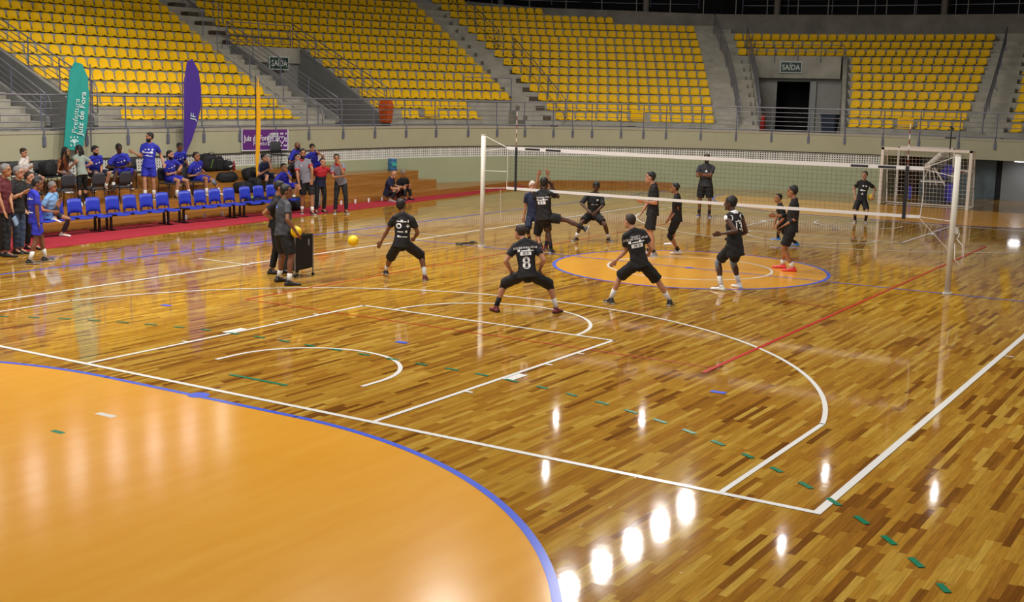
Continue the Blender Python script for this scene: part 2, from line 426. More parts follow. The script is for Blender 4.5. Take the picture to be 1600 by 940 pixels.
def gaps(k):
    cut = [(a+la*k, b+lb*k) for a, b, kv, la, lb in VOMS if k < kv]; cut.sort()
    out = []; c = SA
    for a, b in cut:
        if a > c: out.append((c, a))
        c = max(c, b)
    if c < SE: out.append((c, SE))
    return out
mb = MB()
for k in range(17):
    for a, b in gaps(k):
        # clip by upper wall
        ss = [s for s in srange(a, b, .25) if fk(k) < ow(s)-.2]
        if len(ss) < 2: continue
        band(mb, ss[0], ss[-1], [(fk(k), zk(k)-RISE-.02), (fk(k), zk(k)), (fk(k+1)+.01, zk(k))])
    for a, b, kv, la, lb in VOMS:
        if k == kv: band(mb, a+la*k, b+lb*k, [(fk(k), ZW if kv == 2 else zk(k)-1.15), (fk(k), zk(k))])
struct(mb.build('grandstand_steps', concrete), 'curved concrete grandstand steps', 'grandstand')
mb = MB()
for a0_, b0_ in AISLES:
    for k in range(0, 15):
        le_ = -.095 if a0_ > 46 else 0
        a, b = a0_+le_*k, b0_+le_*k; m = (a+b)/2
        if fk(k) > ow(m)-.3: continue
        o = .04 if k else .0
        band(mb, a+.1, b-.05, [(fk(k)-.42, zk(k)-RISE), (fk(k)-.42, zk(k)-RISE/2), (fk(k)+.01, zk(k)-RISE/2), (fk(k)+.01, zk(k)-RISE)], closed=True)
struct(mb.build('aisle_steps', concrete), 'concrete half steps of the stand aisles', 'stairs')
mb = MB()
for a, b, k0 in ((39.3, 40.35, 0),):
    for k in range(0, 14):
        band(mb, b-.32, b, [(fk(k)-.45, zk(k)-RISE+.005), (fk(k)-.45, zk(k)-RISE/2+.01), (fk(k)+.0, zk(k)-RISE/2+.01), (fk(k)+.0, zk(k)-RISE+.005)], closed=True)
for a, b, k0 in ((28.5, 30.2, 8),):
    for k in range(k0, 14):
        band(mb, b+.55, b+.95, [(fk(k)-.45, zk(k)-RISE+.005), (fk(k)-.45, zk(k)-RISE/2+.01), (fk(k)+.0, zk(k)-RISE/2+.01), (fk(k)+.0, zk(k)-RISE+.005)], closed=True)
struct(mb.build('painted_steps', halfstep), 'brown painted half steps beside the seats', 'stairs')

# openings through the stand
dn = 0
for vi, (a, b, kv, la_, lb_) in enumerate(VOMS):
    if kv == 2:
        mb = MB()
        for s in (a, b):
            ax = [(fk(0), ZW-.1), (fk(kv)+.02, ZW-.1), (fk(kv)+.02, zk(1)), (fk(1), zk(1)), (fk(1), zk(0)), (fk(0), zk(0))]
            n = len(ax); V = [at(s, o, z) for o, z in ax]+[at(s+(-.08 if s == a else .08), o, z) for o, z in ax]
            mb.add(V, [tuple(range(n)), tuple(range(n, 2*n))[::-1]]+[(i, (i+1) % n, n+(i+1) % n, n+i) for i in range(n)])
        band(mb, a, b, [(fk(0)-.05, ZW), (fk(kv)+.02, ZW)])
        struct(mb.build('wall_recess', concrete), 'recess at the foot of the seats beside the aisle', 'wall')
        continue
    ft = fk(kv)
    for s, sd in ((a, -1), (b, 1)):
        mb = MB()
        pr = [(fk(0)-.05, ZW-.0), (ft+.3, ZW), (ft+.3, zk(kv)-.02), (ft-.1, zk(kv)+.06), (fk(0)-.05, zk(0)+.10)]
        lean = la_ if sd < 0 else lb_; sl_ = lambda o: s+lean*(o-F0)/TREAD
        V = [at(sl_(o), o, z) for o, z in pr]+[at(sl_(o)-sd*.14, o, z) for o, z in pr]
        n = len(pr); mb.add(V, [tuple(range(n)), tuple(range(n, 2*n))[::-1]]+[(i, (i+1) % n, n+(i+1) % n, n+i) for i in range(n)])
        struct(mb.build('wall_stair_side', M('side_wall', '#8a8984', .8, bump=.15, bscale=4, var=.12, vscale=.9) if (vi in (0, 1)) else concrete), 'sloping concrete side wall of a stand exit', 'wall')
    # back wall with a doorway
    a0v, b0v = a, b; a, b = a+la_*kv, b+lb_*kv
    mb = MB(); z1 = zk(kv)-.02
    dm0, dm1 = ((a+b)/2-.62, (a+b)/2+.55)
    if vi == 2: dm0, dm1 = 48.66, 49.72
    dz = ZW+2.35
    for (p, q, za, zb) in ((a-.35, dm0, ZW, z1), (dm1, b+.6, ZW, z1), (dm0, dm1, dz, z1)):
        band(mb, p, q, [(ft-.12, za), (ft-.12, zb), (ft, zb), (ft, za)], closed=True, ds=.3)
    struct(mb.build('wall_exit', M('exit_wall', '#a19f98', .7, var=.08)), 'grey back wall of a stand exit', 'wall')
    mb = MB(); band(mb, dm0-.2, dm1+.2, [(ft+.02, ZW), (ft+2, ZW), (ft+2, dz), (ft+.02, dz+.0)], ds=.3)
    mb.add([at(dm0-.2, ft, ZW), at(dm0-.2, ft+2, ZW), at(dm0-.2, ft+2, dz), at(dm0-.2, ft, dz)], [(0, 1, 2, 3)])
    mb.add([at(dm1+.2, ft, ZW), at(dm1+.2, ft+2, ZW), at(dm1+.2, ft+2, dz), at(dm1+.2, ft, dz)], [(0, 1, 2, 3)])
    struct(mb.build('exit_passage', dark), 'passage behind a stand exit, coloured black for its darkness', 'passage')
    mb = MB(); band(mb, a+.14, b-.14, [(ft-.6, z1-1.0), (ft-.6, z1+.02), (ft-.12, z1+.02), (ft-.12, z1-1.0)], closed=True, ds=.3) if vi == 2 else band(mb, a+.14, b-.14, [(ft-.3, z1-.6), (ft-.3, z1+.02), (ft-.12, z1+.02), (ft-.12, z1-.6)], closed=True, ds=.3)
    struct(mb.build('wall_lintel', concrete), 'concrete beam over a stand exit', 'wall')
    mb = MB(); band(mb, min(a, a0v), b0v, [(.16, ZW+.004), (ft+2, ZW+.004)]); struct(mb.build('exit_landing', concrete_d), 'concrete landing of a stand exit', 'floor')
    if vi == 2:
        dn += 1; mb = MB()
        for (p, q) in ((dm1+.02, dm1+.22), ):
            band(mb, p, q, [(ft-.3, ZW), (ft-.3, dz), (ft-.26, dz), (ft-.26, ZW)], closed=True, ds=.2)
        struct(mb.build('door_1', M('door_grey', '#9a9a96', .5)), 'grey metal door leaf folded open at the exit', 'door')

# upper wall, upper walkway, dark glazing, columns
mb = MB()
zt = lambda s: float(np.interp(s, [0, 38, 42, 48, 66], [8.9, 8.6, 8.1, 7.85, 7.75]))
def zb_(s):
    k = int(max(0, (ow(s)-.3-F0)//TREAD)); return zk(k)-.5
band(mb, SA, SE, lambda s: [(ow(s), zb_(s)), (ow(s), zt(s)), (ow(s)+.2, zt(s)), (ow(s)+.2, zb_(s))], closed=True)
struct(mb.build('wall_upper', concrete_d), 'concrete wall behind the top row of seats', 'wall')
mb = MB(); band(mb, SA, SE, lambda s: [(ow(s)+1.8, zt(s)-.4), (ow(s)+1.8, 14.5)]); struct(mb.build('window_1', M('night_glass', '#0d0b0b', .55, spec=.08)), 'dark night glazing behind the stand', 'window')
mb = MB(); band(mb, SA, SE, lambda s: [(ow(s)+.2, zt(s)-.1), (ow(s)+1.85, zt(s)-.1)]); struct(mb.build('upper_walkway', concrete_d), 'upper walkway behind the stand', 'floor')
mul = thing('window_mullions', 'thin pale vertical mullions of the dark glazing', 'window frame', at(46, 13, 8)); struct(mul)
s = 34.0
while s < 62:
    mb = MB(); mb.tube([at(s, ow(s)+1.7, zt(s)-.35), at(s, ow(s)+1.7, 14.4)], .022, 6); mb.build('mullion', M('mullion', '#bdb8b0', .5), mul); s += .88
for x in (797, 1011, 1214, 1479):
    s = sfind(x, 12, 8)
    mb = MB(); mb.lathe([(.16, 0), (.16, 8)], at(s, ow(s)+.45, zt(s)-.9-.4), 16); struct(mb.build('trim_3', M('column', '#6d6963', .7)), 'round column at the top of the stand', 'column')
# roof
mb = MB(); mb.add([(-45, -60, 14.5), (45, -60, 14.5), (45, 60, 14.5), (-45, 60, 14.5)], [(0, 1, 2, 3)]); struct(mb.build('ceiling', M('roof_sheet', '#57564f', .7)), 'dark roof over the arena', 'ceiling')

# ------------------------------------------------------------------ railings
gr = thing('guard_rail', 'long steel guard rail of six bars along the curved parapet', 'railing', at(40, 0, ZP))
PX = [-50, -8, 66, 133, 198, 260, 317, 374, 429, 482, 535, 585, 634, 682, 731, 777, 820, 866, 896, 926, 972, 1007, 1041, 1096, 1152, 1207, 1265, 1322, 1380, 1438, 1499, 1558, 1620]
for z in (2.46, 2.64, 2.82, 3.0, 3.18, 3.37):
    mb = MB(); mb.tube([at(s, .06, z) for s in srange(10, 62, .5)], .027 if z in (3.37, 2.46) else .015, 6); mb.build('rail', steel, gr, smooth=True)
for x in PX:
    s = sfind(x, 0, 2.8)
    mb = MB(); mb.tube([at(s, -.035, 2.05), at(s, -.035, 2.42), at(s, .06, 2.5), at(s, .06, 3.37)], .022, 6); po = mb.build('post', steelb, gr)
    mb = MB(); mb.box(at(s, -.02, 2.12), (.09, .05, .26), math.atan2(nrm(s)[1], nrm(s)[0])-PI/2); mb.build('bracket', steelb, po)

def slope_rail(label, A, B, hs=(.95, .78, .61, .44, .27), np_=3, ext=.25, loop=True, group='stair handrails of the stand'):
    """A, B = (s, offset, z of the tread) at the two ends"""
    t = thing('stair_railing', label, 'railing', at(*B), group)
    def P(u, h): return at(A[0]+(B[0]-A[0])*u, A[1]+(B[1]-A[1])*u, A[2]+(B[2]-A[2])*u+h)
    for i, h in enumerate(hs):
        mb = MB(); pts = [P(u/10, h) for u in range(11)]
        mb.tube(pts, .022 if i == 0 else .013, 6); mb.build('rail', steel, t, smooth=True)
    for i in range(np_):
        u = i/(np_-1)
        mb = MB(); mb.tube([P(u, -.05), P(u, hs[0])], .022, 6); mb.build('post', steelb, t)
    if loop:
        mb = MB(); d = .22/max(.1, abs(B[1]-A[1])); e = P(1+d, hs[0]-.15); e2 = P(1+d, hs[-1]+.05)
        mb.tube([P(1, hs[0]), P(1+d*.6, hs[0]-.03), e, e2, P(1+d*.6, hs[-1]-.02), P(1, hs[-1])], .02, 6); mb.build('end_loop', steel, t, smooth=True)
    return t
tr = lambda s, k: (s, fk(k)-.1, zk(k))
slope_rail('lower handrail on the aisle left of the centre seat block', tr(40.42, 7), tr(40.75, 0), (.9, .72, .2), 4)
slope_rail('upper handrail on the aisle left of the centre seat block', tr(39.75, 14), tr(40.1, 8), (.9, .72, .2), 3)
slope_rail('tall handrail up the middle of the aisle right of centre block', tr(46.6, 11), tr(47.65, 0), (.95, .8, .65, .5, .35, .2), 6, loop=False)
slope_rail('handrail on the left side of the exit with the dark doorway', tr(47.6, 9), tr(48.45, 0), (.95, .8, .65, .5, .35, .2), 5, loop=False)
slope_rail('handrail up the aisle at the far right', tr(56.2, 9), tr(57.0, 0), (.95, .8, .65, .5, .35), 5, loop=False)
slope_rail('handrail along the right wall of the middle exit, above the bin', (32.95, fk(7), zk(7)), (33.1, fk(0)+.3, zk(0)+.25), (.98, .8, .62, .44, .26, .08), 5)
slope_rail('handrail along the left wall of the middle exit', (30.35, fk(7), zk(7)-.1), (30.4, fk(0), zk(0)-.2), (1.0, .82, .64, .46, .28, .1), 5)
slope_rail('handrail in the middle of the stair beside the middle exit', (29.3, fk(6), zk(6)), (29.4, fk(0), zk(0)-.3), (.8, .1), 4)
slope_rail('handrail along the right wall of the leftmost exit', (19.7, fk(7), zk(7)), (19.8, fk(0)+.3, zk(0)+.2), (.98, .8, .62, .44, .26, .08), 5)
slope_rail('handrail along the left wall of the leftmost exit', (17.9, fk(7), zk(7)), (17.95, fk(0), zk(0)-.2), (.98, .8, .62, .44, .26, .08), 5)
slope_rail('upper handrail on the aisle above the middle exit', tr(30.95, 14), tr(31.1, 9), (.9, .72, .2), 3)
slope_rail('long plain handrail up the aisle between the two left blocks', tr(30.2, 14), tr(29.9, 8), (.9,), 3, loop=False)
def flat_rail(label, sa, sb, off, z0, hs, np_=2):
    t = thing('landing_railing', label, 'railing', at((sa+sb)/2, off, z0))
    for h in hs:
        mb = MB(); mb.tube([at(s, off, z0+h) for s in srange(sa, sb, .4)], .02, 6); mb.build('rail', steel, t, smooth=True)
    for i in range(np_):
        s = sa+(sb-sa)*i/(np_-1); mb = MB(); mb.tube([at(s, off, z0), at(s, off, z0+max(hs))], .022, 6); mb.build('post', steelb, t)
flat_rail('rectangular railing guarding the drop beside the left block seats', 37.35, 39.2, fk(2)-.03, zk(2)-.35, (1.3, .3), 2)
flat_rail('railing over the middle exit in front of the upper seats', 30.4, 32.85, fk(7)-.02, zk(7)-.3, (1.2, .95, .7, .45), 3)
flat_rail('railing over the dark doorway in front of the upper seats', 47.8, 50.8, fk(8)-.62, zk(8)-.3, (.8, .5), 5)
flat_rail('upper walkway railing behind the centre seat block', 36, 46.2, 13.6, 8.3, (.75, .45, .2), 9)
flat_rail('upper walkway railing behind the right seat blocks', 47.4, 56.5, 12.0, 7.8, (.85, .55), 8)

# ------------------------------------------------------------------ yellow seats
yel = M('seat_yellow', '#f2c100', .5, spec=.25)
def seat_geo(bright=True):
    """bucket shell: local +y is backward, z up"""
    nu, nv = 8, 9; V = []; F = []
    prof = [(-.43, .045), (-.42, .075), (-.30, .055), (-.16, .045), (-.07, .06), (-.02, .12), (.005, .20), (.022, .30), (.032, .37)]
    wid = [.185, .205, .21, .205, .2, .195, .19, .18, .135]
    for sgn in (0, 1):
        for j, (y, z) in enumerate(prof):
            for i in range(nu+1):
                u = -1+2*i/nu; cup = abs(u)**2.5
                dx = wid[j]*u; dy, dz = y, z
                if j <= 4: dz += .02*cup
                else: dy -= .03*cup
                if j == nv-1: dz -= .035*abs(u)**3
                if sgn: 
                    if j <= 4: dz -= .018
                    else: dy += .018
                V.append((dx, dy, dz))
    st = nv*(nu+1)
    for j in range(nv-1):
        for i in range(nu):
            a = j*(nu+1)+i; F.append((a, a+1, a+nu+2, a+nu+1)); F.append((st+a, st+a+nu+1, st+a+nu+2, st+a+1))
    for j in range(nv-1):
        a = j*(nu+1); F.append((a, a+nu+1, st+a+nu+1, st+a)); b = a+nu; F.append((b, st+b, st+b+nu+1, b+nu+1))
    for i in range(nu):
        F.append((i, st+i, st+i+1, i+1)); a = (nv-1)*(nu+1)+i; F.append((a, a+1, st+a+1, st+a))
    return V, F
SV, SF = seat_geo()
seat_me = bpy.data.meshes.new('stadium_seat'); seat_me.from_pydata(SV, [], SF); seat_me.materials.append(yel)
seat_me.polygons.foreach_set('use_smooth', [True]*len(seat_me.polygons)); seat_me.update()
# rows of each block: function of row -> (s of first seat, s of last seat)
def rowspec(block, k):
    if block == 'A':
        l = [16.2+4.9, 20.6, 20.2, 19.95, 19.95, 20.0, 20.05][k] if k < 7 else 14.0
        return l, 28.25+.16*k
    if block == 'Z': return (12.0, 16.45) if k < 7 else None
    if block == 'B':
        l = [34.05, 33.25, 33.38, 33.42, 33.46, 33.48, 33.5][k] if k < 7 else [31.0, 31.3, 31.4, 31.5, 31.65, 31.8, 31.9, 32.0][k-7]
        if k == 7: l = 30.9
        return l, (37.1 if k < 2 else 39.1-.04*(k-2))
    if block == 'C': return 40.69-.092*k, 46.5-.05*k
    if block == 'D': return (52.05-.12*k if k < 8 else [47.5, 47.42, 47.34][k-8] if k < 11 else 60), 56.0-.055*k
    if block == 'E': return 58.13-.12*k, 64
BN = {'A': 'left seat block', 'Z': 'seats at the far left edge', 'B': 'block left of the centre aisle', 'C': 'centre seat block', 'D': 'block around the dark doorway', 'E': 'seats at the far right edge'}
WIDE = []   # wide double seats replace single ones
wide_px = {('B', 0): 676, ('C', 0): 997, ('D', 0): 1413}
seats = []
for blk in 'ZABCDE':
    for k in range(15):
        sp = rowspec(blk, k)
        if sp is None: continue
        l, r = sp
        if l >= r: continue
        off = fk(k)+.40
        A = at(l, off, 0); 
        # arc length at this offset
        ss = srange(l, r, .05); L = [0]
        for p, q in zip(ss, ss[1:]):
            a, b = at(p, off, 0), at(q, off, 0); L.append(L[-1]+math.hypot(b[0]-a[0], b[1]-a[1]))
        n = int(round(L[-1]/.452))
        for i in range(n+1):
            s = float(np.interp(L[-1]*i/max(1, n), L, ss))
            if fk(k)+.62 > ow(s): continue
            P = at(s, off, zk(k)); px_, py_ = pix((P[0], P[1], P[2]+.2))
            if not (-8 < px_ < 1608 and -6 < py_ < 300): continue
            wp = wide_px.get((blk, k))
            if wp and abs(px_-wp) < 16: continue
            idx = (n-i+1) if blk in 'AZ' else i+1
            seats.append((np.linalg.norm(np.array(P)-CAM), blk, k, idx, P, s))
for i, wp in wide_px.items():
    s = sfind(wp, fk(0)+.3, 2.8)+.0; P = at(s, fk(0)+.40, zk(0)); nx, ny = nrm(s); rz = math.atan2(ny, nx)-PI/2
    R3 = Matrix.Rotation(rz, 3, 'Z'); V3 = Vector(P)
    t = thing('double_seat', {'B': 'wide flat yellow double seat in front row, block left of aisle', 'C': 'wide flat yellow double seat in front row, centre block', 'D': 'wide flat yellow double seat in front row, right block'}[i[0]], 'seat', P, 'wide double seats in the front row')
    mb = MB(); mb.box(V3+R3 @ Vector((0, 0, .28)), (.62, .03, .34), rz); mb.box(V3+R3 @ Vector((0, -.015, .42)), (.2, .02, .02), rz); mb.build('backrest', yel, t)
    mb = MB(); V = []
    for x in (-.33, -.2, 0, .2, .33):
        V += [tuple(V3+R3 @ Vector((x, -.02, .07))), tuple(V3+R3 @ Vector((x, -.42, .07-.0*abs(x)))), tuple(V3+R3 @ Vector((x, -.42, .03+.02*abs(x)))), tuple(V3+R3 @ Vector((x, -.02, .03)))]
    F = []
    for q in range(4):
        for j in range(4): F.append((q*4+j, q*4+(j+1) % 4, q*4+4+(j+1) % 4, q*4+4+j))
    F += [(0, 1, 2, 3), (19, 18, 17, 16)]
    mb.add(V, F); mb.build('seat', yel, t)
seats.sort(key=lambda q: q[0])
for (d, blk, k, idx, P, s) in seats[:300]:
    o = bpy.data.objects.new('stadium_seat', seat_me); COL.objects.link(o)
    nx, ny = nrm(s); o.location = P; o.rotation_euler = (0, 0, math.atan2(ny, nx)-PI/2)
    tag(o, 'yellow seat, %s from %s, %s row up, %s' % (ordw(idx), 'right' if blk in 'AZ' else 'left', ordw(k+1), BN[blk]), 'seat', 'yellow seats of the nearest grandstand blocks')
mb = MB()
for (d, blk, k, idx, P, s) in seats[300:]:
    nx, ny = nrm(s); R3 = Matrix.Rotation(math.atan2(ny, nx)-PI/2, 3, 'Z'); V3 = Vector(P)
    mb.add([V3+R3 @ Vector(v) for v in SV], SF)
if mb.v:
    o = mb.build('distant_stadium_seats', yel, smooth=True); tag(o, 'remaining yellow stadium seats in the farther rows and blocks', 'seats'); o['kind'] = 'stuff'
print('SEATS', len(seats))

# ------------------------------------------------------------------ things on the stand
def exit_sign(s, off, z, label):
    nx, ny = nrm(s); u = Vector((ny, -nx, 0)); nn = Vector((-nx, -ny, 0)); P = Vector(at(s, off, z))
    if (Vector((1, 0, 0)).dot(u) < 0 and False): u = -u
    t = thing('exit_sign', label, 'sign', P)
    rz = math.atan2(ny, nx)-PI/2
    mb = MB(); mb.box(P, (1.02, .04, .54), rz); mb.build('frame', M('sign_border', '#c9cfc8', .5), t)
    mb = MB(); mb.box(P+nn*.024, (.92, .01, .44), rz); pn_ = mb.build('panel', M('sign_green', '#12362a', .5), t)
    mb = MB(); flat_text(mb, 'SAÍDA', .34, P+nn*.034-Vector((0, 0, .02)), u, (0, 0, 1), nn, .0, True, .86); mb.build('lettering', M('sign_letters', '#d3dbd2', .5), pn_)
exit_sign(sfind(1236, fk(8)-.65, 5.1), fk(8)-.66, 5.22, 'green and white exit sign over the dark doorway')
exit_sign(sfind(436, fk(7)-.35, 4.9), fk(7)-.36, 4.72, 'green and white exit sign over the middle stand exit')

P = Vector(at(sfind(603, .75, 2.8), .72, ZW+.005))
t = thing('swing_bin', 'orange plastic bin standing behind the guard rail', 'bin', P)
mb = MB()
ob = M('bin_orange', '#c4531c', .45)
for z, wx, wy in ((0.0, .15, .13),): pass
V = []; 
for z, a_, b_ in ((.28, .17, .15), (.75, .21, .18), (.98, .22, .19)): V += [P+Vector((sx*a_, sy*b_, z)) for sx, sy in ((-1, -1), (1, -1), (1, 1), (-1, 1))]
mb.add(V, [(0, 3, 2, 1)]+[(i*4+j, i*4+(j+1) % 4, i*4+4+(j+1) % 4, i*4+4+j) for i in range(2) for j in range(4)]+[(8, 9, 10, 11)]); mb.build('body', ob, t)
mb = MB(); mb.tube([P+Vector((-.22, 0, .98)), P+Vector((.22, 0, .98))], .14, 16); mb.build('lid', ob, t)
mb = MB(); mb.box(P+Vector((0, 0, .14)), (.26, .22, .28)); mb.build('foot', M('bin_foot', '#2a2624', .6), t)
P = Vector(at(sfind(1193, 1.0, 2.8), 1.0, ZW))
t = thing('traffic_cone', 'narrow red traffic cone left of the dark doorway', 'cone', P)
mb = MB(); mb.box(P+Vector((0, 0, .02)), (.34, .34, .04)); mb.build('base', M('cone_base', '#7a1414', .6), t)
mb = MB(); mb.lathe([(.14, .04), (.075, .8), (.07, .82)], P, 16); mb.build('body', M('cone_red', '#a51f1c', .5), t, smooth=True)
mb = MB(); mb.lathe([(.118, .30), (.104, .42)], P, 16); mb.build('stripe', M('cone_stripe', '#b23b34', .5), t, smooth=True)
s_ = sfind(579, 3, 2.8); P = Vector(at(s_, 3.0, ZW)); u = Vector((nrm(s_)[1], -nrm(s_)[0], 0))
t = thing('waiting_bench', 'dark metal bench inside the middle stand exit', 'bench', P); rz = math.atan2(nrm(s_)[1], nrm(s_)[0])-PI/2
bm_ = M('bench_dark', '#33333a', .5)
mb = MB(); mb.box(P+Vector((0, 0, .42)), (1.1, .4, .05), rz); mb.build('seat', bm_, t)
mb = MB(); mb.box(P+Vector((nrm(s_)[0]*.2, nrm(s_)[1]*.2, .65)), (1.1, .04, .35), rz); mb.build('backrest', bm_, t)
for q in (-.48, .48):
    mb = MB(); mb.tube([P+u*q, P+u*q+Vector((0, 0, .42))], .025, 8); mb.build('leg', bm_, t)
P = Vector(at(sfind(1296, 3.4, 2.8), 3.4, ZW+.005))
t = thing('waste_container', 'dark blue container beside the dark doorway', 'bin', P)
mb = MB(); V = []
for z, a_ in ((0, .26), (.85, .32)): V += [P+Vector((sx*a_, sy*a_, z)) for sx, sy in ((-1, -1), (1, -1), (1, 1), (-1, 1))]
mb.add(V, [(3, 2, 1, 0), (4, 5, 6, 7)]+[(j, (j+1) % 4, 4+(j+1) % 4, 4+j) for j in range(4)]); mb.build('body', M('bin_navy', '#1f2a3d', .5), t)
mb = MB(); mb.box(P+Vector((0, 0, .88)), (.68, .68, .06)); mb.build('lid', M('bin_navy', '#1f2a3d', .5), t)
# ------------------------------------------------------------------ ceiling lamps
lamp_me = M('lamp_glass', '#ffffff', .4, emit=9)
lamp_body = M('lamp_body', '#55565a', .5, metal=.3)
def lamp(x, y, z, power, r=.32, label='', group='high bay lamps under the roof'):
    t = thing('high_bay_lamp', label, 'lamp', (x, y, z), group)
    mb = MB(); mb.lathe([(r*1.15, .02), (r*1.1, .12), (.16, .32), (.13, .5)], (x, y, z), 20); mb.build('housing', lamp_body, t, smooth=True)
    mb = MB(); mb.lathe([(r, .0), (r, .02)], (x, y, z), 20); mb.build('lens', lamp_me, t)
    mb = MB(); mb.tube([(x, y, z+.5), (x, y, 14.45)], .02, 6); mb.build('suspension_rod', lamp_body, t)
    ld = bpy.data.lights.new('lamp_light', 'AREA'); ld.shape = 'DISK'; ld.size = r*1.6; ld.energy = power*.52; ld.color = (1.0, .96, .9)
    lo = bpy.data.objects.new('lamp_light', ld); COL.objects.link(lo); lo.location = (0, 0, -.03); lo.parent = t
LP = [(-7.4+.05*i, 17.6-2.4*i, 420) for i in range(5)]+[(-7, 17.6-2.4*i, 1300) for i in range(7, 14, 2)]  # wide-spaced lamps are added, unseen, to light the near floor
LP += [(9, 3, 600), (9, -4, 700), (9, -11, 600), (9, -18, 600), (-7, -19, 1200), (2, -9, 500)]  # added unseen lamps that fill light from the camera side and over the centre
for i, (x, y, pw) in enumerate(LP):
    if i < 5: lb = 'round high bay lamp, %s from the far end of the close-set lamp row' % ordw(i+1)
    elif i < 9: lb = 'added unseen high bay lamp, %s of the wide-spaced lamps in the left row' % ordw(i-4)
    elif i < 13: lb = 'added unseen high bay lamp, %s from the far end of the right row' % ordw(i-8)
    elif i == 13: lb = 'added unseen high bay lamp nearest the camera end in the left row'
    else: lb = 'added unseen high bay lamp over the near free-throw line'
    lamp(x, y, 12, pw, .3, lb)
for (x, y, q) in ((-2.9, 15.9, 'just right of the bright lamp row'), (-14.2, 18.4, 'left of the bright lamp row'), (.2, 25.2, 'farthest right over the stand'), (-18, 25.8, 'farthest left over the stand'), (-14.6, 28.4, 'highest up over the centre block'), (-4.3, 25.1, 'over the dark doorway aisle')): lamp(x, y, 12, 45, .085, 'small round roof lamp '+q, 'small lamps under the roof')
for i in range(7): lamp(-20.2, 5.7-1.55*i, 8.2, 40, .12, 'small lamp hanging low over the left stand, %s from the far end' % ordw(i+1), 'small lamps low over the left stand')

# ------------------------------------------------------------------ carpet and wooden tiers on the left
m_carpet = M('carpet_red', '#a3172c', .92, bump=.3, bscale=90, var=.08, vscale=2)
nearedge = [(-12.0, -14), (-12.42, -8.6), (-13.0, -2.2), (-13.7, 6.7), (-14.4, 13), (-14.95, 16.6), (-15.1, 18.0)]
faredge = [(-15.48, 17.42), (-15.24, 15), (-15.05, 12), (-15.05, -14)]
mb = MB(); mb.prism([p for p in nearedge+faredge][::-1] if False else nearedge+faredge, 0.001, .014)
tag(mb.build('carpet_runner', m_carpet), 'long red carpet runner along the wooden tiers', 'carpet')

def tier_wood(name, hexa, hexb):
    m = bpy.data.materials.new(name); m.use_nodes = True; nt = m.node_tree; b = nt.nodes['Principled BSDF']
    tc = nt.nodes.new('ShaderNodeTexCoord'); mp = nt.nodes.new('ShaderNodeMapping'); mp.inputs['Scale'].default_value = (4, .5, 14)
    n = nt.nodes.new('ShaderNodeTexNoise'); n.inputs['Scale'].default_value = 1.4; n.inputs['Detail'].default_value = 6; n.inputs['Distortion'].default_value = .7
    r = nt.nodes.new('ShaderNodeValToRGB'); r.color_ramp.elements[0].position = .3; r.color_ramp.elements[1].position = .7
    r.color_ramp.elements[0].color = (*lin(hexa), 1); r.color_ramp.elements[1].color = (*lin(hexb), 1)
    nt.links.new(tc.outputs['Object'], mp.inputs[0]); nt.links.new(mp.outputs[0], n.inputs['Vector']); nt.links.new(n.outputs['Fac'], r.inputs['Fac']); nt.links.new(r.outputs[0], b.inputs['Base Color'])
    b.inputs['Roughness'].default_value = .28; return m
m_tier = tier_wood('tier_wood', '#8f5c24', '#ab793c')
TI = [(.2, -15.02, 12.4), (.5, -15.75, 12.4), (.8, -16.45, 12.2), (1.1, -17.2, 8.2)]
def tier(name, z, x0, y1, label):
    mb = MB(); zb = z-.3 if z > .25 else 0.0
    if z < .25:   # lowest tier carries on round the bend of the wall
        ys = [(-15.02, -14), (-15.02, 12), (-15.2, 15), (-15.45, 17.4), (-14.3, 19.6), (-12.3, 21.3), (-10.6, 22.0)]
        back = [at(s, .04, 0)[:2] for s in srange(44.6, 14.0, .5) if False] if False else [at(s, -.02, 0)[:2] for s in np.linspace(44.0, 9.0, 60)]
        mb.prism([(a, b) for a, b in ys]+[(a, b) for a, b in back], 0, z)
    else:
        mb.prism([(x0, -14), (x0, y1), (-17.68 if y1 < 9 else -17.4, y1)]+([(-17.6, 10.5), (-17.68, 8.5)] if y1 > 9 else [])+[(-17.68, -14)], zb, z)
    o = mb.build('wooden_tier', m_tier); return tag(o, label, 'wooden step')
tier('a', *TI[0], 'lowest wooden tier, curving on round the wall behind the net')
tier('b', *TI[1], 'second wooden tier above the red carpet')
tier('c', *TI[2], 'third wooden tier carrying the players\' chairs')
tier('d', *TI[3], 'top wooden tier against the perforated wall')

# white cups on the floor along the tier
cupm = M('cup_white', '#e9e7ea', .5)
for i, (x, y) in enumerate([(37, 369), (261, 346), (291, 342), (320, 340), (347, 336), (375, 333), (533, 318), (555, 317), (576, 315), (597, 312)]):
    p = onX(x, y, -14.93); 
    mb = MB(); mb.lathe([(.032, 0), (.038, .13)], (-14.93, p[1], .014), 12)
    tag(mb.build('paper_cup', cupm), 'white paper cup on the red carpet, %s from the left along the tier' % ordw(i+1), 'cup', 'white cups along the wooden tier')

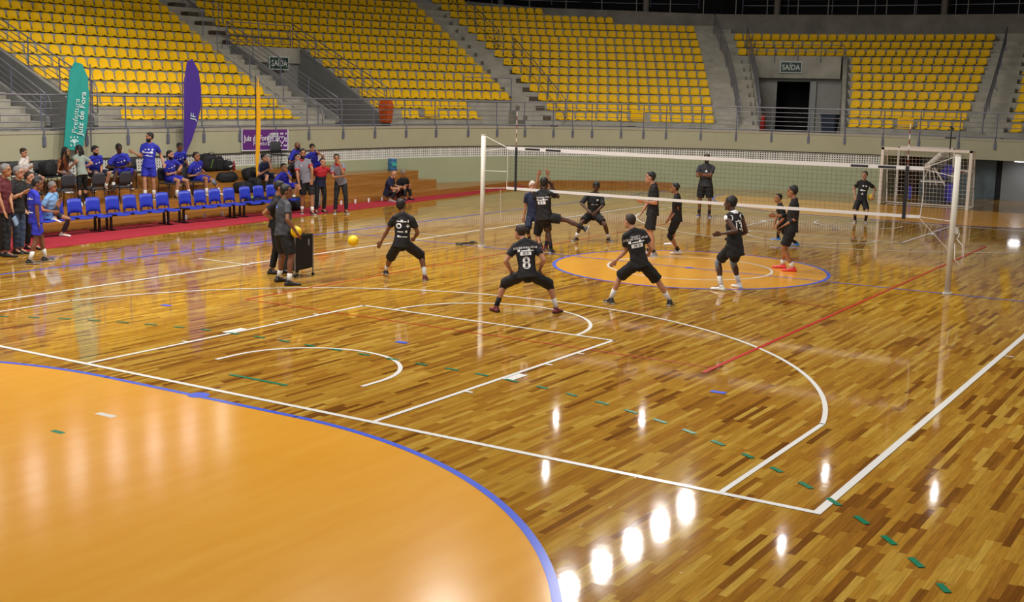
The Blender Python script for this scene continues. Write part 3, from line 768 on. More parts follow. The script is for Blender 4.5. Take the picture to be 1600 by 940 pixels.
# beam benches with blue shells
blue_s = M('shell_blue', '#2b3cb4', .4, spec=.5); blk = M('metal_black', '#161517', .5)
def shell_geo():
    """seat pan and open-backed backrest; local +y = backward"""
    mb = MB()
    V = []; F = []
    prof = [(-.44, -.015), (-.40, .01), (-.25, .0), (-.08, .0), (-.03, .02)]
    for sgn in (0, -.02):
        for y, z in prof:
            for u in (-1, -.6, 0, .6, 1): V.append((.215*u, y, z+.015*abs(u)+sgn))
    for j in range(4):
        for i in range(4):
            a = j*5+i; F.append((a, a+1, a+6, a+5)); F.append((25+a, 25+a+5, 25+a+6, 25+a+1))
    for j in range(4): a = j*5; F.append((a, a+5, 30+a, 25+a)); F.append((a+4, 29+a, 34+a, a+9))
    for i in range(4): F.append((i, 25+i, 26+i, i+1)); F.append((20+i, 21+i, 46+i, 45+i))
    mb.add(V, F); seat = (mb.v, mb.f)
    mb = MB(); V = []; F = []
    # backrest with arched cut-out at the bottom
    n = 8
    for th in (0, .018):
        for i in range(n+1):
            u = -1+2*i/n
            low = .045+.055*(1-u*u)**.5 if abs(u) < .86 else .015
            top = .45-.03*abs(u)**4
            for q in range(4):
                z = low+(top-low)*q/3; V.append((.218*u*(1-.05*q/3), .01+.10*(z)*.9-.025*(u*u)+th, z))
    for i in range(n):
        for q in range(3):
            a = i*4+q; F.append((a, a+4, a+5, a+1)); b = a+36; F.append((b, b+1, b+5, b+4))
    for i in range(n): a = i*4; F.append((a, 36+a, 40+a, a+4)); F.append((a+3, a+7, 43+a, 39+a))
    for q in range(3): F.append((q, q+1, 37+q, 36+q)); F.append((32+q, 68+q, 69+q, 33+q))
    mb.add(V, F); return seat, (mb.v, mb.f)
SEATG, BACKG = shell_geo()
BX = -14.62
def bench(y0, n, label, xs=BX, pitch=.55):
    """row along +Y, facing +X (the court)"""
    R3 = Matrix.Rotation(PI/2, 3, 'Z')   # local -y (front) -> +X
    t = thing('beam_bench', label, 'bench', (xs, y0+pitch*(n-1)/2, .014), 'blue beam benches on the red carpet')
    for i in range(n):
        c = Vector((xs, y0+pitch*i, .43))
        mb = MB(); mb.add([c+R3 @ Vector(v)+Vector((.2, 0, 0)) for v in SEATG[0]], SEATG[1]); mb.build('seat', blue_s, t, smooth=False)
        mb = MB(); mb.add([c+R3 @ Vector(v)+Vector((.2, 0, 0)) for v in BACKG[0]], BACKG[1]); mb.build('backrest', blue_s, t, smooth=True)
        for q in (-.12, .12): mb = MB(); mb.tube([c+Vector((.3, q, -.03)), c+Vector((.16, q, -.03)), c+Vector((.13, q, .1)), c+Vector((.10, q, .22))], .012, 6); mb.build('shell_bracket', blk, t)
    mb = MB(); mb.box((xs+.0+.0, y0+pitch*(n-1)/2, .385), (.06, pitch*(n-1)+.5, .04)); mb.box((xs+.3, y0+pitch*(n-1)/2, .385), (.04, pitch*(n-1)+.3, .03)); mb.build('beam', blk, t)
    for yy in (y0-.12, y0+pitch*(n-1)+.12):
        mb = MB(); mb.box((xs+.1, yy, .2), (.05, .05, .37)); mb.box((xs+.26, yy, .2), (.05, .05, .37)); mb.box((xs+.16, yy, .03), (.5, .06, .03)); mb.build('leg', blk, t)
ysq = {}
for x, y in ((85, 332), (113, 330), (173, 326), (286, 313), (381, 302)): ysq[x] = onX(x, y, -14.5)[1]
bench(ysq[173]-.55*4.1, 4, 'blue beam bench under the seated man in light blue')
bench(ysq[173], 4, 'second blue beam bench from the left, empty')
bench(ysq[286], 4, 'third blue beam bench from the left, empty')
bench(ysq[286]+.55*4.15, 4, 'fourth blue beam bench, partly behind the man in black')
print('BENCH', ysq)

# black padded chairs
chair_f = M('chair_pad', '#232326', .55); chair_g = M('chair_pad_grey', '#3a3c42', .5)
def chair(P, yaw, label, m=chair_f):
    """yaw: direction the sitter faces (radians, world)"""
    P = Vector(P); R3 = Matrix.Rotation(yaw-PI/2, 3, 'Z')   # local +y = front
    W = lambda x, y, z: P+R3 @ Vector((x, y, z))
    t = thing('padded_chair', label, 'chair', P, 'black padded chairs on the wooden tiers')
    mb = MB(); mb.sweep([W(0, -.2, .44), W(0, .22, .445)], [(.22, .03), (.22, .025)], R3 @ Vector((1, 0, 0)), 12, True, True); mb.build('seat', m, t, smooth=True)
    mb = MB(); mb.sweep([W(0, -.2, .50), W(0, -.23, .62), W(0, -.26, .80), W(0, -.28, .86)], [(.19, .02), (.215, .024), (.205, .022), (.15, .015)], R3 @ Vector((1, 0, 0)), 14); mb.build('backrest', m, t, smooth=True)
    for sx in (-1, 1):
        mb = MB(); mb.tube([W(sx*.2, .24, 0), W(sx*.2, .18, .42)], .012, 6); mb.build('leg', blk, t)
        mb = MB(); mb.tube([W(sx*.2, -.26, 0), W(sx*.2, -.2, .42), W(sx*.18, -.235, .62)], .012, 6); mb.build('leg', blk, t)
    return t
FC = 0.0   # facing the court (+X)
def chx(px_, py_, X, z, yaw, label, m=chair_f):
    p = onX(px_, py_, X); chair((X, p[1], z), yaw, label, m)
chx(46, 290, -16.05, .5, PI*.98, 'grey-backed chair standing in front of the woman in white', chair_g)
chx(97, 288, -16.1, .5, PI*1.0, 'grey-backed chair in front of the long-haired seated woman', chair_g)
chx(145, 284, -16.1, .5, PI*1.0, 'grey-backed chair in front of the bearded player at left', chair_g)
chx(186, 284, -16.1, .5, PI*1.02, 'grey-backed chair in front of the dark-skinned seated player', chair_g)
chx(72, 270, -16.82, .8, 0, 'black chair holding dark clothes beside the woman in white')
chx(213, 268, -16.82, .8, 0, 'empty black chair left of the standing player')
chx(36, 270, -16.82, .8, .0, 'black chair under the woman in white')
chx(98, 266, -16.82, .8, .0, 'black chair under the long-haired seated woman')
chx(145, 265, -16.82, .8, .0, 'black chair under the bearded player at left')
chx(187, 262, -16.82, .8, .1, 'black chair under the dark-skinned seated player')
chx(264, 274, -16.15, .5, .0, 'black chair under the bearded player with crossed arms')
chx(302, 272, -16.15, .5, .0, 'black chair under the player with grey knee sleeve')
chx(437, 258, -17.3+.22, 1.1, -.25, 'empty dark chair on the top tier right of banner')
chx(278, 262, -16.82, .8, .0, 'black chair under the player bending forward')

# bags, bottles, water jug
def blob(name, label, cat, c, r, m, parts=None, ax=None, seed=0, group=None):
    """soft bag body"""
    rnd = random.Random(seed); mb = MB(); nu, nv = 18, 10; V = []; F = []
    ph_ = [rnd.uniform(0, 6) for _ in range(6)]
    for i in range(nv+1):
        ph = -PI/2+PI*i/nv
        for j in range(nu):
            a = 2*PI*j/nu
            sx = lambda q: math.copysign(abs(q)**.6, q)
            k = 1+.07*math.sin(3*a+ph_[0])+.06*math.sin(5*ph+2*a+ph_[1])
            V.append((c[0]+r[0]*k*sx(math.cos(ph))*sx(math.cos(a)), c[1]+r[1]*k*sx(math.cos(ph))*sx(math.sin(a)), c[2]+r[2]+r[2]*sx(math.sin(ph))*(1 if math.sin(ph) < 0 else k)))
    for i in range(nv):
        for j in range(nu): F.append((i*nu+j, i*nu+(j+1) % nu, (i+1)*nu+(j+1) % nu, (i+1)*nu+j))
    t = thing(name, label, cat, c, group); mb.add(V, F); mb.build('body', m, t, smooth=True)
    mb = MB(); mb.tube([(c[0]+r[0]*.9, c[1]-r[1]*.5, c[2]+r[2]*1.3), (c[0]+r[0]*.7, c[1]-r[1]*.3, c[2]+r[2]*2.2), (c[0]+r[0]*.7, c[1]+r[1]*.3, c[2]+r[2]*2.2), (c[0]+r[0]*.9, c[1]+r[1]*.5, c[2]+r[2]*1.3)], .012, 6); mb.build('handle', m, t, smooth=True)
    return t
bag = M('bag_black', '#17171a', .75, bump=.4, bscale=14); navy_b = M('bag_navy', '#12162a', .8, bump=.4, bscale=14)
def bx(px_, py_, X, z): p = onX(px_, py_, X); return (X, p[1], z)
t = blob('backpack', 'large black backpack with a green stripe on the top tier', 'bag', bx(326, 268, -17.38, 1.1), (.2, .26, .27), bag, seed=1)
b_ = bx(326, 268, -17.38, 1.1); mb = MB(); mb.tube([(b_[0]+.21, b_[1]-.1, b_[2]+.12), (b_[0]+.225, b_[1]-.05, b_[2]+.3), (b_[0]+.18, b_[1]+.05, b_[2]+.44)], .012, 6); mb.build('piping', M('bag_green', '#5f8a2c', .6), t)
blob('backpack', 'black backpack leaning right of the large backpack', 'bag', bx(340.5, 269, -17.36, 1.1), (.17, .16, .22), bag, seed=2)
t = blob('duffel_bag', 'black duffel bag with white tick mark on top tier', 'bag', bx(353, 270, -17.33, 1.1), (.16, .24, .16), bag, seed=3)
b_ = bx(353, 270, -17.33, 1.1); mb = MB(); mb.sweep([(b_[0]+.17, b_[1]-.02, b_[2]+.15), (b_[0]+.178, b_[1]+.02, b_[2]+.13), (b_[0]+.17, b_[1]+.16, b_[2]+.19)], [(.008, .004), (.02, .004), (.003, .003)], Vector((0, 0, 1)), 6); mb.build('emblem', cupm, t)
t = thing('drink_bottle', 'red drink bottle beside the duffel bag', 'bottle', bx(365.5, 269, -17.3, 1.1), None)
mb = MB(); mb.lathe([(.045, 0), (.05, .02), (.05, .2), (.03, .24)], bx(365.5, 269, -17.3, 1.1), 12); mb.build('body', M('bottle_red', '#7d1717', .35), t, smooth=True)
mb = MB(); mb.lathe([(.025, .24), (.025, .29)], bx(365.5, 269, -17.3, 1.1), 10); mb.build('cap', M('bottle_cap', '#a22', .5), t)
blob('duffel_bag', 'dark duffel bag lying on the third tier', 'bag', bx(356, 288, -16.72, .8), (.17, .38, .15), bag, seed=4)
blob('duffel_bag', 'black bag in the heap below the yellow flag, left', 'bag', bx(380, 302, -16.1, .5), (.24, .27, .17), bag, seed=5)
blob('duffel_bag', 'black bag on the third tier left of the yellow flag', 'bag', bx(392, 286, -16.75, .8), (.22, .3, .2), bag, seed=6)
blob('backpack', 'black backpack on the third tier behind the yellow flag', 'bag', bx(399, 290, -16.1, .5), (.22, .2, .22), bag, seed=7)
t = blob('duffel_bag', 'dark bag with red trim right of the yellow flag', 'bag', bx(431, 302, -16.1, .5), (.2, .3, .2), bag, seed=8)
b_ = bx(431, 302, -16.1, .5); mb = MB(); mb.tube([(b_[0]+.215, b_[1]-.22, b_[2]+.3), (b_[0]+.22, b_[1]+.2, b_[2]+.3)], .035, 8); mb.build('trim', M('bag_red', '#97201f', .6), t)
t = blob('duffel_bag', 'dark bag with lime patches under the blue bench', 'bag', bx(400, 322, -15.38, .2), (.2, .4, .13), navy_b, seed=9)
b_ = bx(400, 322, -15.38, .2); mb = MB(); mb.ell((b_[0]+.1, b_[1]-.2, b_[2]+.24), (.08, .12, .04)); mb.ell((b_[0]+.17, b_[1]+.16, b_[2]+.1), (.04, .1, .06)); mb.build('patch', M('lime', '#8fb62a', .6), t)
blob('duffel_bag', 'dark bag on the floor behind the men in polo shirts', 'bag', (-14.7, onX(462, 325, -14.7)[1], .014), (.22, .28, .2), bag, seed=10)
blob('sports_bag', 'pale grey plastic bag behind the man in grey polo', 'bag', (-14.75, onX(494, 318, -14.75)[1], .014), (.14, .14, .3), M('bag_pale', '#8d9090', .5, bump=.5, bscale=10), seed=11)
blob('jacket_heap', 'heap of dark clothes on the tier beside the woman in white', 'clothes', bx(76, 277, -16.7, 1.26), (.18, .22, .2), bag, seed=12)
# water jug
b_ = bx(613, 276, -17.0, .8)
t = thing('water_jug', 'blue water jug standing on the tier behind two squatting men', 'jug', b_)
jm = M('jug_blue', '#3a6f9c', .3)
mb = MB(); mb.lathe([(.15, 0), (.17, .03), (.17, .14), (.16, .16), (.17, .18), (.17, .33), (.16, .35), (.17, .37), (.165, .42), (.16, .44)], b_, 20); mb.build('body', jm, t, smooth=True)
mb = MB(); mb.box((b_[0]+.14, b_[1]-.09, b_[2]+.24), (.1, .18, .13), -.55); mb.build('label', M('jug_label', '#39a79b', .5), t)

# ------------------------------------------------------------------ banners
teal = M('flag_teal', '#239c93', .7, bump=.15, bscale=5); purp = M('flag_purple', '#43278c', .7, bump=.15, bscale=5); magenta = M('banner_purple', '#62257a', .6); yelf = M('flag_yellow', '#e0a418', .6)
wht = M('print_white', '#e4e4ea', .6); blueish = M('print_bluewhite', '#c9e3e2', .6)
def plate(mb, poly, th, X, wave=.02):
    """flag cloth polygon (y, z) hung in a plane X = const, facing +X, with thickness and a slight wave"""
    poly = list(poly); n = len(poly)
    V = [(X+wave*math.sin(6*y+2*z), y, z) for y, z in poly]+[(X-th+wave*math.sin(6*y+2*z), y, z) for y, z in poly]
    mb.add(V, [tuple(range(n)), tuple(range(n, 2*n))[::-1]]+[(i, n+i, n+(i+1) % n, (i+1) % n) for i in range(n)])
def YZ(px_, py_, X): p = onX(px_, py_, X); return (p[1], p[2])
XF = -17.35
ft_ = thing('feather_flag', 'teal feather flag with white lettering hanging over the wall', 'flag', (XF, YZ(118, 235, XF)[0], 1.7))
mb = MB(); plate(mb, [YZ(*q, XF) for q in ((100, 232), (118, 235), (126, 234), (131, 228), (137, 190), (139, 150), (137, 120), (128, 100), (116, 96), (110, 110), (106, 150), (102, 195))], .015, XF); clo = mb.build('cloth', teal, ft_)
mb = MB(); p1, p2 = YZ(141, 232, XF-.03), YZ(139, 100, XF-.03); mb.tube([(XF-.05, p1[0]+.05, p1[1]-.1), (XF-.05, p2[0]+.05, p2[1])], .02, 8); mb.build('pole', M('pole_grey', '#6f6f80', .4, metal=.4), ft_)
mb = MB()
a0 = Vector((XF, *YZ(114, 213, XF))); a1 = Vector((XF, *YZ(117, 178, XF))); vdir = (a1-a0).normalized(); udir = Vector((0, vdir.z, -vdir.y))
for s_, q, sz, bold in (('Prefeitura', (117.5, 193), .24, False), ('Juiz de Fora', (126.8, 189), .25, True)):
    flat_text(mb, s_, sz, (XF, *YZ(q[0], q[1]-12, XF)), vdir, -udir, (1, 0, 0), .03, bold, 1)
c_ = Vector((XF+.03, *YZ(115, 220.5, XF)))
for i in range(5):
    for j in range(5):
        if (i+j) % 2 == 0 and not (1 <= i <= 3 and 1 <= j <= 3): mb.box(c_+Vector((0, (i-2)*.055, (j-2)*.055)), (.004, .045, .045))
hp = []
for i in range(20):
    a = 2*PI*i/20; hx = .016*math.sin(a)**3*16/3; hy = (13*math.cos(a)-5*math.cos(2*a)-2*math.cos(3*a)-math.cos(4*a))/16*.085; hp.append((hx, hy))
mb.add([c_+Vector((.002, h[0], h[1])) for h in hp], [tuple(range(20))]); mb.build('lettering', blueish, clo)
ft_ = thing('feather_flag', 'purple feather flag tapering to a point above the seated players', 'flag', (XF, YZ(288, 242, XF)[0], 1.6))
mb = MB(); plate(mb, [YZ(*q, XF) for q in ((289, 243), (300, 218), (308, 195), (313, 170), (314, 140), (310, 110), (300, 92), (292, 96), (288, 130), (287.5, 190), (287.5, 240))], .015, XF); clo = mb.build('cloth', purp, ft_)
mb = MB(); mb.tube([(XF-.03, YZ(286.5, 246, XF)[0], 1.1), (XF-.03, YZ(286, 95, XF)[0], YZ(286, 95, XF)[1])], .018, 8); mb.build('pole', M('pole_grey', '#6f6f80', .4, metal=.4), ft_)
mb = MB(); flat_text(mb, 'JF', .3, (XF, *YZ(301, 182, XF)), (0, .2, .98), (0, -.98, .2), (1, 0, 0), .03, False); mb.build('lettering', blueish, clo)
XY = -15.3
ft_ = thing('feather_flag', 'narrow yellow flag on a thin pole before the purple banner', 'flag', (XY, onX(402, 300, XY)[1], .2))
mb = MB(); 
q = [(401.8, 282), (405.5, 240), (407, 205), (407, 150), (404, 120), (401.5, 150), (400.5, 205), (400, 250)]
plate(mb, [YZ(a, b, XY) for a, b in q], .02, XY, .01); mb.build('cloth', yelf, ft_)
pp = onX(402, 290, XY)
mb = MB(); mb.tube([(XY-.02, pp[1], .2), (XY-.02, pp[1]+.0, YZ(403, 118, XY)[1])], .013, 8); mb.build('pole', blk, ft_)
XB = -17.66
bt = thing('wall_banner', 'purple banner with white lettering hung on the parapet wall', 'banner', (XB, YZ(414, 235, XB)[0], YZ(414, 235, XB)[1]))
c00, c10, c11, c01 = YZ(378, 235.5, XB), YZ(449.5, 233.8, XB), YZ(449.5, 202, XB), YZ(378, 202.5, XB)
mb = MB(); plate(mb, [c00, c10, c11, c01], .02, XB, 0); clo = mb.build('cloth', magenta, bt)
mb = MB(); 
for a, b in ((c00, c01), (c00, c10), (c10, c11)): mb.tube([(XB+.005, a[0], a[1]), (XB+.005, b[0], b[1])], .018, 6)
mb.build('border', wht, clo)
mb = MB()
flat_text(mb, 'Juiz de Fora', .25, (XB, *YZ(400.5, 216, XB)), (0, 1, 0), (0, 0, 1), (1, 0, 0), .012, True, .95)
flat_text(mb, 'Prefeitura', .2, (XB, *YZ(408, 224, XB)), (0, 1, 0), (0, 0, 1), (1, 0, 0), .012, False, .95)
mb.build('lettering', wht, clo)
mb = MB(); e0 = Vector((XB+.012, *YZ(426.5, 218.5, XB)))   # crowned shield crest
sh = [(-.17, .12), (.17, .12), (.17, -.06), (.12, -.18), (0, -.24), (-.12, -.18), (-.17, -.06)]
def ring(mb, pts, c, t=.8):
    n = len(pts); mb.add([c+Vector((0, a, b)) for a, b in pts]+[c+Vector((0, a*t, b*t)) for a, b in pts], [(i, (i+1) % n, n+(i+1) % n, n+i) for i in range(n)])
ring(mb, sh, e0, .78)
for i in range(-2, 3): mb.box(e0+Vector((0, i*.07, .2-.01*abs(i))), (.004, .045, .09))
mb.box(e0+Vector((0, 0, .15)), (.004, .34, .025)); mb.box(e0, (.004, .02, .3)); mb.box(e0+Vector((0, 0, -.03)), (.004, .28, .02)); mb.box(e0+Vector((0, -.07, .05)), (.004, .06, .06)); mb.box(e0+Vector((0, .07, -.1)), (.004, .07, .05))
for sgn in (-1, 1):
    for j in range(4): mb.ell(e0+Vector((0, sgn*(.21+.02*math.sin(j)), -.15+.09*j)), (.003, .03, .045), nu=8, nv=5)
e1 = Vector((XB+.012, *YZ(440, 218, XB)))
for i in range(6):
    for j in range(6):
        if not (1 <= i <= 4 and 1 <= j <= 4) and (i+j) % 3: mb.box(e1+Vector((0, (i-2.5)*.08, (j-2.5)*.08)), (.004, .06, .06))
mb.tube([e1+Vector((0, a*1.6, b*1.6)) for a, b in hp]+[e1+Vector((0, hp[0][0]*1.6, hp[0][1]*1.6))], .014, 5)
mb.build('emblem', wht, clo)

# ------------------------------------------------------------------ volleyball net
mw_ = M('post_white', '#d4d0c4', .4); cordm = M('cord_white', '#d8d6d0', .6); netm = M('net_black', '#26272a', .7); bandm = M('net_band', '#dddcdc', .6); bmk = M('band_black', '#15171f', .6)
PXL, PXR = -5.46, 5.46
def vpost(x, label):
    t = thing('net_post', label, 'post', (x, 0, 0), 'volleyball net posts')
    mb = MB(); mb.tube([(x, 0, 0), (x, 0, 2.68)], .056, 20); mb.build('tube', mw_, t, smooth=True)
    mb = MB(); mb.tube([(x, 0, 2.675), (x, 0, 2.70)], .06, 20); mb.build('cap', mw_, t)
    mb = MB(); mb.tube([(x, 0, 0.004), (x, 0, .03)], .09, 20); mb.build('floor_ring', mw_, t)
    return t
tl = vpost(PXL, 'white volleyball net post at the left end of the net')
tr_ = vpost(PXR, 'white volleyball net post at the right end of the net')
mb = MB(); mb.box((PXR+.08, 0, 1.25), (.06, .07, .12)); mb.tube([(PXR+.09, -.04, 1.22), (PXR+.09, .04, 1.22)], .04, 10); mb.tube([(PXR+.14, 0, 1.2), (PXR+.14, -.12, 1.12)], .012, 6); mb.build('winch', M('winch_grey', '#b9b6aa', .5), tr_)
mb = MB(); mb.tube([(PXR+.1, -.05, 1.1), (PXR+.22, -.07, .98), (PXR+.27, -.08, .75), (PXR+.2, -.09, .6), (PXR+.1, -.08, .7), (PXR+.08, -.06, 1.0)], .008, 6); mb.build('rope_end', cordm, tr_, smooth=True)
mb = MB(); mb.tube([(PXL+.02, -.06, 1.5), (PXL+.1, -.1, 1.3), (PXL+.05, -.08, 1.1), (PXL+.12, -.1, .95)], .007, 6); mb.build('rope_end', cordm, tl, smooth=True)
nt_ = thing('volleyball_net', 'black volleyball net with white bands stretched between two posts', 'net', (0, 0, 1.4))
NL, NR = -4.78, 4.83
zt_ = lambda x: 2.44-.0045*(20-(x*x)) * .12
zb2 = lambda x: 1.43-.0045*(20-(x*x)) * .12
def bandbox(mb, x0, x1, za, zb, th=.012, n=24):
    V = []; F = []
    for i in range(n+1):
        x = x0+(x1-x0)*i/n
        for y, z in ((-th, za(x)), (th, za(x)), (th, zb(x)), (-th, zb(x))): V.append((x, y, z))
    for i in range(n):
        for j in range(4): F.append((i*4+j, i*4+(j+1) % 4, i*4+4+(j+1) % 4, i*4+4+j))
    F += [(3, 2, 1, 0), tuple(n*4+j for j in range(4))]; mb.add(V, F)
mb = MB(); bandbox(mb, NL, NR, lambda x: zt_(x)-.075, zt_); tb_ = mb.build('top_band', bandm, nt_)
mb = MB(); bandbox(mb, NL, NR, zb2, lambda x: zb2(x)+.06); mb.build('bottom_band', bandm, nt_)
for x0 in (-4.28, -3.72, 3.75, 4.30):
    if x0 < 0: a, b = x0, x0+.4
    else: a, b = x0-.35, x0
    mb = MB(); bandbox(mb, a, b, lambda x: zt_(x)-.062, lambda x: zt_(x)-.015, .015, 3); mb.build('band_patch', bmk, tb_)
mb = MB(); x = NL
while x <= NR: mb.tube([(x, 0, zb2(x)+.05), (x, 0, zt_(x)-.07)], .0019, 4, False); x += .1
for i in range(1, 10):
    mb.tube([(q, 0, zb2(q)+.05+(zt_(q)-zb2(q)-.12)*i/10) for q in np.linspace(NL, NR, 9)], .0019, 4, False)
mb.build('mesh', netm, nt_)
for x in (NL, NR):
    mb = MB(); mb.tube([(x, 0, zb2(x)), (x+(.03 if x > 0 else .02), 0, 1.9), (x, 0, zt_(x))], .009, 6); mb.build('side_cord', cordm, nt_)
for x, P_ in ((NL, PXL), (NR, PXR)):
    for za, zb in ((zt_(x)-.03, 2.66), (zt_(x)-.05, 2.32 if x < 0 else 2.28), (1.85, 1.84), (zb2(x)+.03, 1.42)):
        if x > 0 and za == 1.85: continue
        mb = MB(); mb.tube([(x, 0, za), (P_-math.copysign(.05, P_), 0, zb)], .007, 5); mb.build('tension_cord', cordm, nt_)
mb = MB(); mb.tube([(NR, 0, 1.43), (PXR-.05, 0, .86)], .005, 5); mb.build('tension_cord', cordm, nt_)
mb = MB(); mb.tube([(-4.95, 0, 1.42), (-4.93, 0, .72)], .004, 5); mb.build('loose_cord', cordm, nt_)
for x, nm in ((-4.52, 'left'), (4.52, 'right')):
    t = thing('net_antenna', 'red and white antenna with black sleeve near the %s end' % nm, 'antenna', (x, -.02, 1.4), 'net antennas')
    mb = MB(); mb.box((x, -.02, 1.92), (.05 if x < 0 else .065, .02, 1.04)); mb.build('sleeve', bmk, t)
    z = 2.36; i = 0
    while z < 3.2:
        mb = MB(); mb.tube([(x, -.02, z), (x, -.02, z+.1)], .010, 8); mb.build('stripe', M('ant_red', '#7d2a2a', .5) if i % 2 else M('ant_white', '#dddad5', .5), t); z += .1; i += 1
# crank lying by the left post
t = thing('net_crank', 'grey metal crank lying on the floor beside the left post', 'crank', (-5.95, -.05, 0))
g1, g2 = gp(714, 383), gp(745, 381)
mb = MB(); mb.tube([(g1[0], g1[1], .03), (g1[0]+.12, g1[1]+.0, .05), (g2[0]-.1, g2[1], .03), (g2[0], g2[1], .03)], .025, 8); mb.build('arm', M('crank_grey', '#5f5c50', .5, metal=.4), t, smooth=True)
mb = MB(); mb.box((g1[0]+.06, g1[1], .04), (.16, .07, .06), .2); mb.build('handle', M('crank_grey', '#5f5c50', .5, metal=.4), t)
mb = MB(); mb.box((g2[0]-.12, g2[1], .04), (.12, .1, .05), .4); mb.build('handle', M('crank_grey', '#5f5c50', .5, metal=.4), t)

# ------------------------------------------------------------------ handball goals frame at the far end
gw = M('goal_white', '#dfd6cc', .4)
def goal(cx, y, dep, label, name='handball_goal'):
    t = thing(name, label, 'goal', (cx, y, 0))
    for sx in (-1, 1):
        x = cx+sx*1.54
        mb = MB(); mb.box((x, y, 1.04), (.105, .09, 2.08)); mb.build('front_post', gw, t)
        mb = MB(); mb.tube([(x, y, 2.06), (x, y+dep*.55, 2.02), (x+.0, y+dep*.6, 1.96), (x, y+dep, .03), (x, y, .03)], .02, 8); mb.build('side_frame', gw, t, smooth=True)
    mb = MB(); mb.box((cx, y, 2.04), (3.18, .09, .095)); mb.build('crossbar', gw, t)
    mb = MB(); mb.tube([(cx-1.54, y+dep, .03), (cx+1.54, y+dep, .03)], .022, 8); mb.build('ground_bar', gw, t)
    mb = MB(); mb.tube([(cx-1.54, y+dep*.58, 2.0), (cx+1.54, y+dep*.58, 2.0)], .018, 8); mb.build('rear_bar', gw, t)
    mb = MB(); r = .0055
    nz_ = 16
    def back(x, u):   # from crossbar over the top and down
        if u < .25: return (x, y+dep*.58*u/.25, 2.02-.03*math.sin(PI*u/.25))
        v = (u-.25)/.75; return (x, y+dep*.58+dep*.42*v+.05*math.sin(PI*v), 2.0*(1-v)+.03)
    n = 24
    for i in range(n+1):
        x = cx-1.54+3.08*i/n; mb.tube([back(x, u/16) for u in range(17)], r, 4, False)
    for j in range(1, 18):
        mb.tube([back(cx-1.54, j/18), back(cx, j/18), back(cx+1.54, j/18)], r, 4, False)
    for sx in (-1, 1):
        x = cx+sx*1.54
        for i in range(1, 14):
            z = 2.0*i/14; mb.tube([(x, y, z), (x, y+dep-dep*.42*z/2.0, z)], r, 4, False)
        for i in range(1, 6):
            q = dep*i/6; mb.tube([(x, y+q, .03), (x, y+q, 2.0 if q < dep*.58 else 2.0*(dep-q)/(dep*.42))], r, 4, False)
    mb.build('net', M('goal_net', '#c9c5b4', .7), t)
    return t
goal(-.03, 20.45, 1.0, 'white handball goal with net at the far end of the court')
# second frame folded behind
t = thing('spare_goal', 'white goal frame parked behind the first goal', 'goal', (-.9, 24.3, 0))
for x in (-2.0, -.9+1.0):
    mb = MB(); mb.box((x, 24.3, 1.0), (.08, .08, 2.0)); mb.build('post', gw, t)
mb = MB(); mb.box((-.95, 24.3, 1.98), (2.2, .08, .08)); mb.build('crossbar', gw, t)

# folded portable basketball unit behind the goal
t = thing('basketball_stand', 'folded portable basketball stand with blue pads behind the goal', 'basketball hoop', (.55, 23.0, 0))
bb = M('pad_blue', '#3934b4', .5); gy = M('unit_grey', '#26272b', .5)
def HP(px_, py_, Y):
    d = ray(px_, py_); tt = (Y-CAM[1])/d[1]; return Vector(CAM+d*tt)
YH = 22.9
mb = MB(); c1, c2 = HP(1443, 310, YH), HP(1488, 296, YH); mb.box(((c1.x+c2.x)/2, YH+.3, .42), (c2.x-c1.x, 1.3, .62)); mb.build('weight_box', gy, t)
c1 = HP(1481, 311, YH-.05); mb = MB(); mb.box((c1.x+.13, YH-.42, .42), (.34, .12, .7)); mb.build('pad', bb, t)
mb = MB(); mb.box((HP(1425, 310, YH).x, YH-.35, .35), (.12, .1, .5)); mb.build('pad', bb, t)
mb = MB(); mb.box(((HP(1442, 290, YH).x+HP(1480, 290, YH).x)/2, YH-.40, .80), (HP(1480, 290, YH).x-HP(1442, 290, YH).x, .06, .06)); mb.build('front_bar', gw, t)
mb = MB(); mb.tube([HP(1447, 262, YH-.3), HP(1470, 240, YH-.2)+Vector((0, .3, 0))], .115, 10); mb.build('boom', gw, t)
mb = MB(); mb.box(HP(1450, 259, YH-.4), (.2, .12, .2)); mb.build('hinge_box', gw, t)
for a, b in (((1451, 262), (1443, 282)), ((1452, 262), (1454, 290)), ((1457, 262), (1463, 290)), ((1460, 262), (1478, 292))):
    mb = MB(); mb.tube([HP(a[0], a[1], YH-.4), HP(b[0], b[1], YH-.42)], .035 if b[0] == 1478 else .02, 8); mb.build('strut', gw, t)
mb = MB(); q = [HP(1470, 238, YH-.1), HP(1478, 243, YH-.1), HP(1480, 258, YH+.3), HP(1466, 262, YH+.3)]
mb.add(q+[v+Vector((0, .03, 0)) for v in q], [(0, 1, 2, 3), (7, 6, 5, 4), (0, 4, 5, 1), (1, 5, 6, 2), (2, 6, 7, 3), (3, 7, 4, 0)]); mb.build('backboard', M('backboard', '#a9aab2', .2), t)
mb = MB(); mb.box(HP(1480, 268, YH+.2), (.34, .1, .5), 0, Matrix.Rotation(.7, 3, 'Y')); mb.build('pad', bb, t)
rc = HP(1497, 268, YH-.1)
mb = MB(); mb.tube([rc+Vector((.22*math.cos(a), .22*math.sin(a), 0)) for a in np.linspace(0, 2*PI, 21)], .012, 6); mb.build('rim', M('rim', '#a3342a', .5), t)
mb = MB(); mb.box(rc+Vector((0, .3, .02)), (.9, .06, .1)); mb.build('padding_bar', gw, t)
mb = MB(); mb.box(HP(1460, 272, YH+.5), (.9, .6, .35)); mb.build('mechanism', M('mech', '#26221f', .6), t)
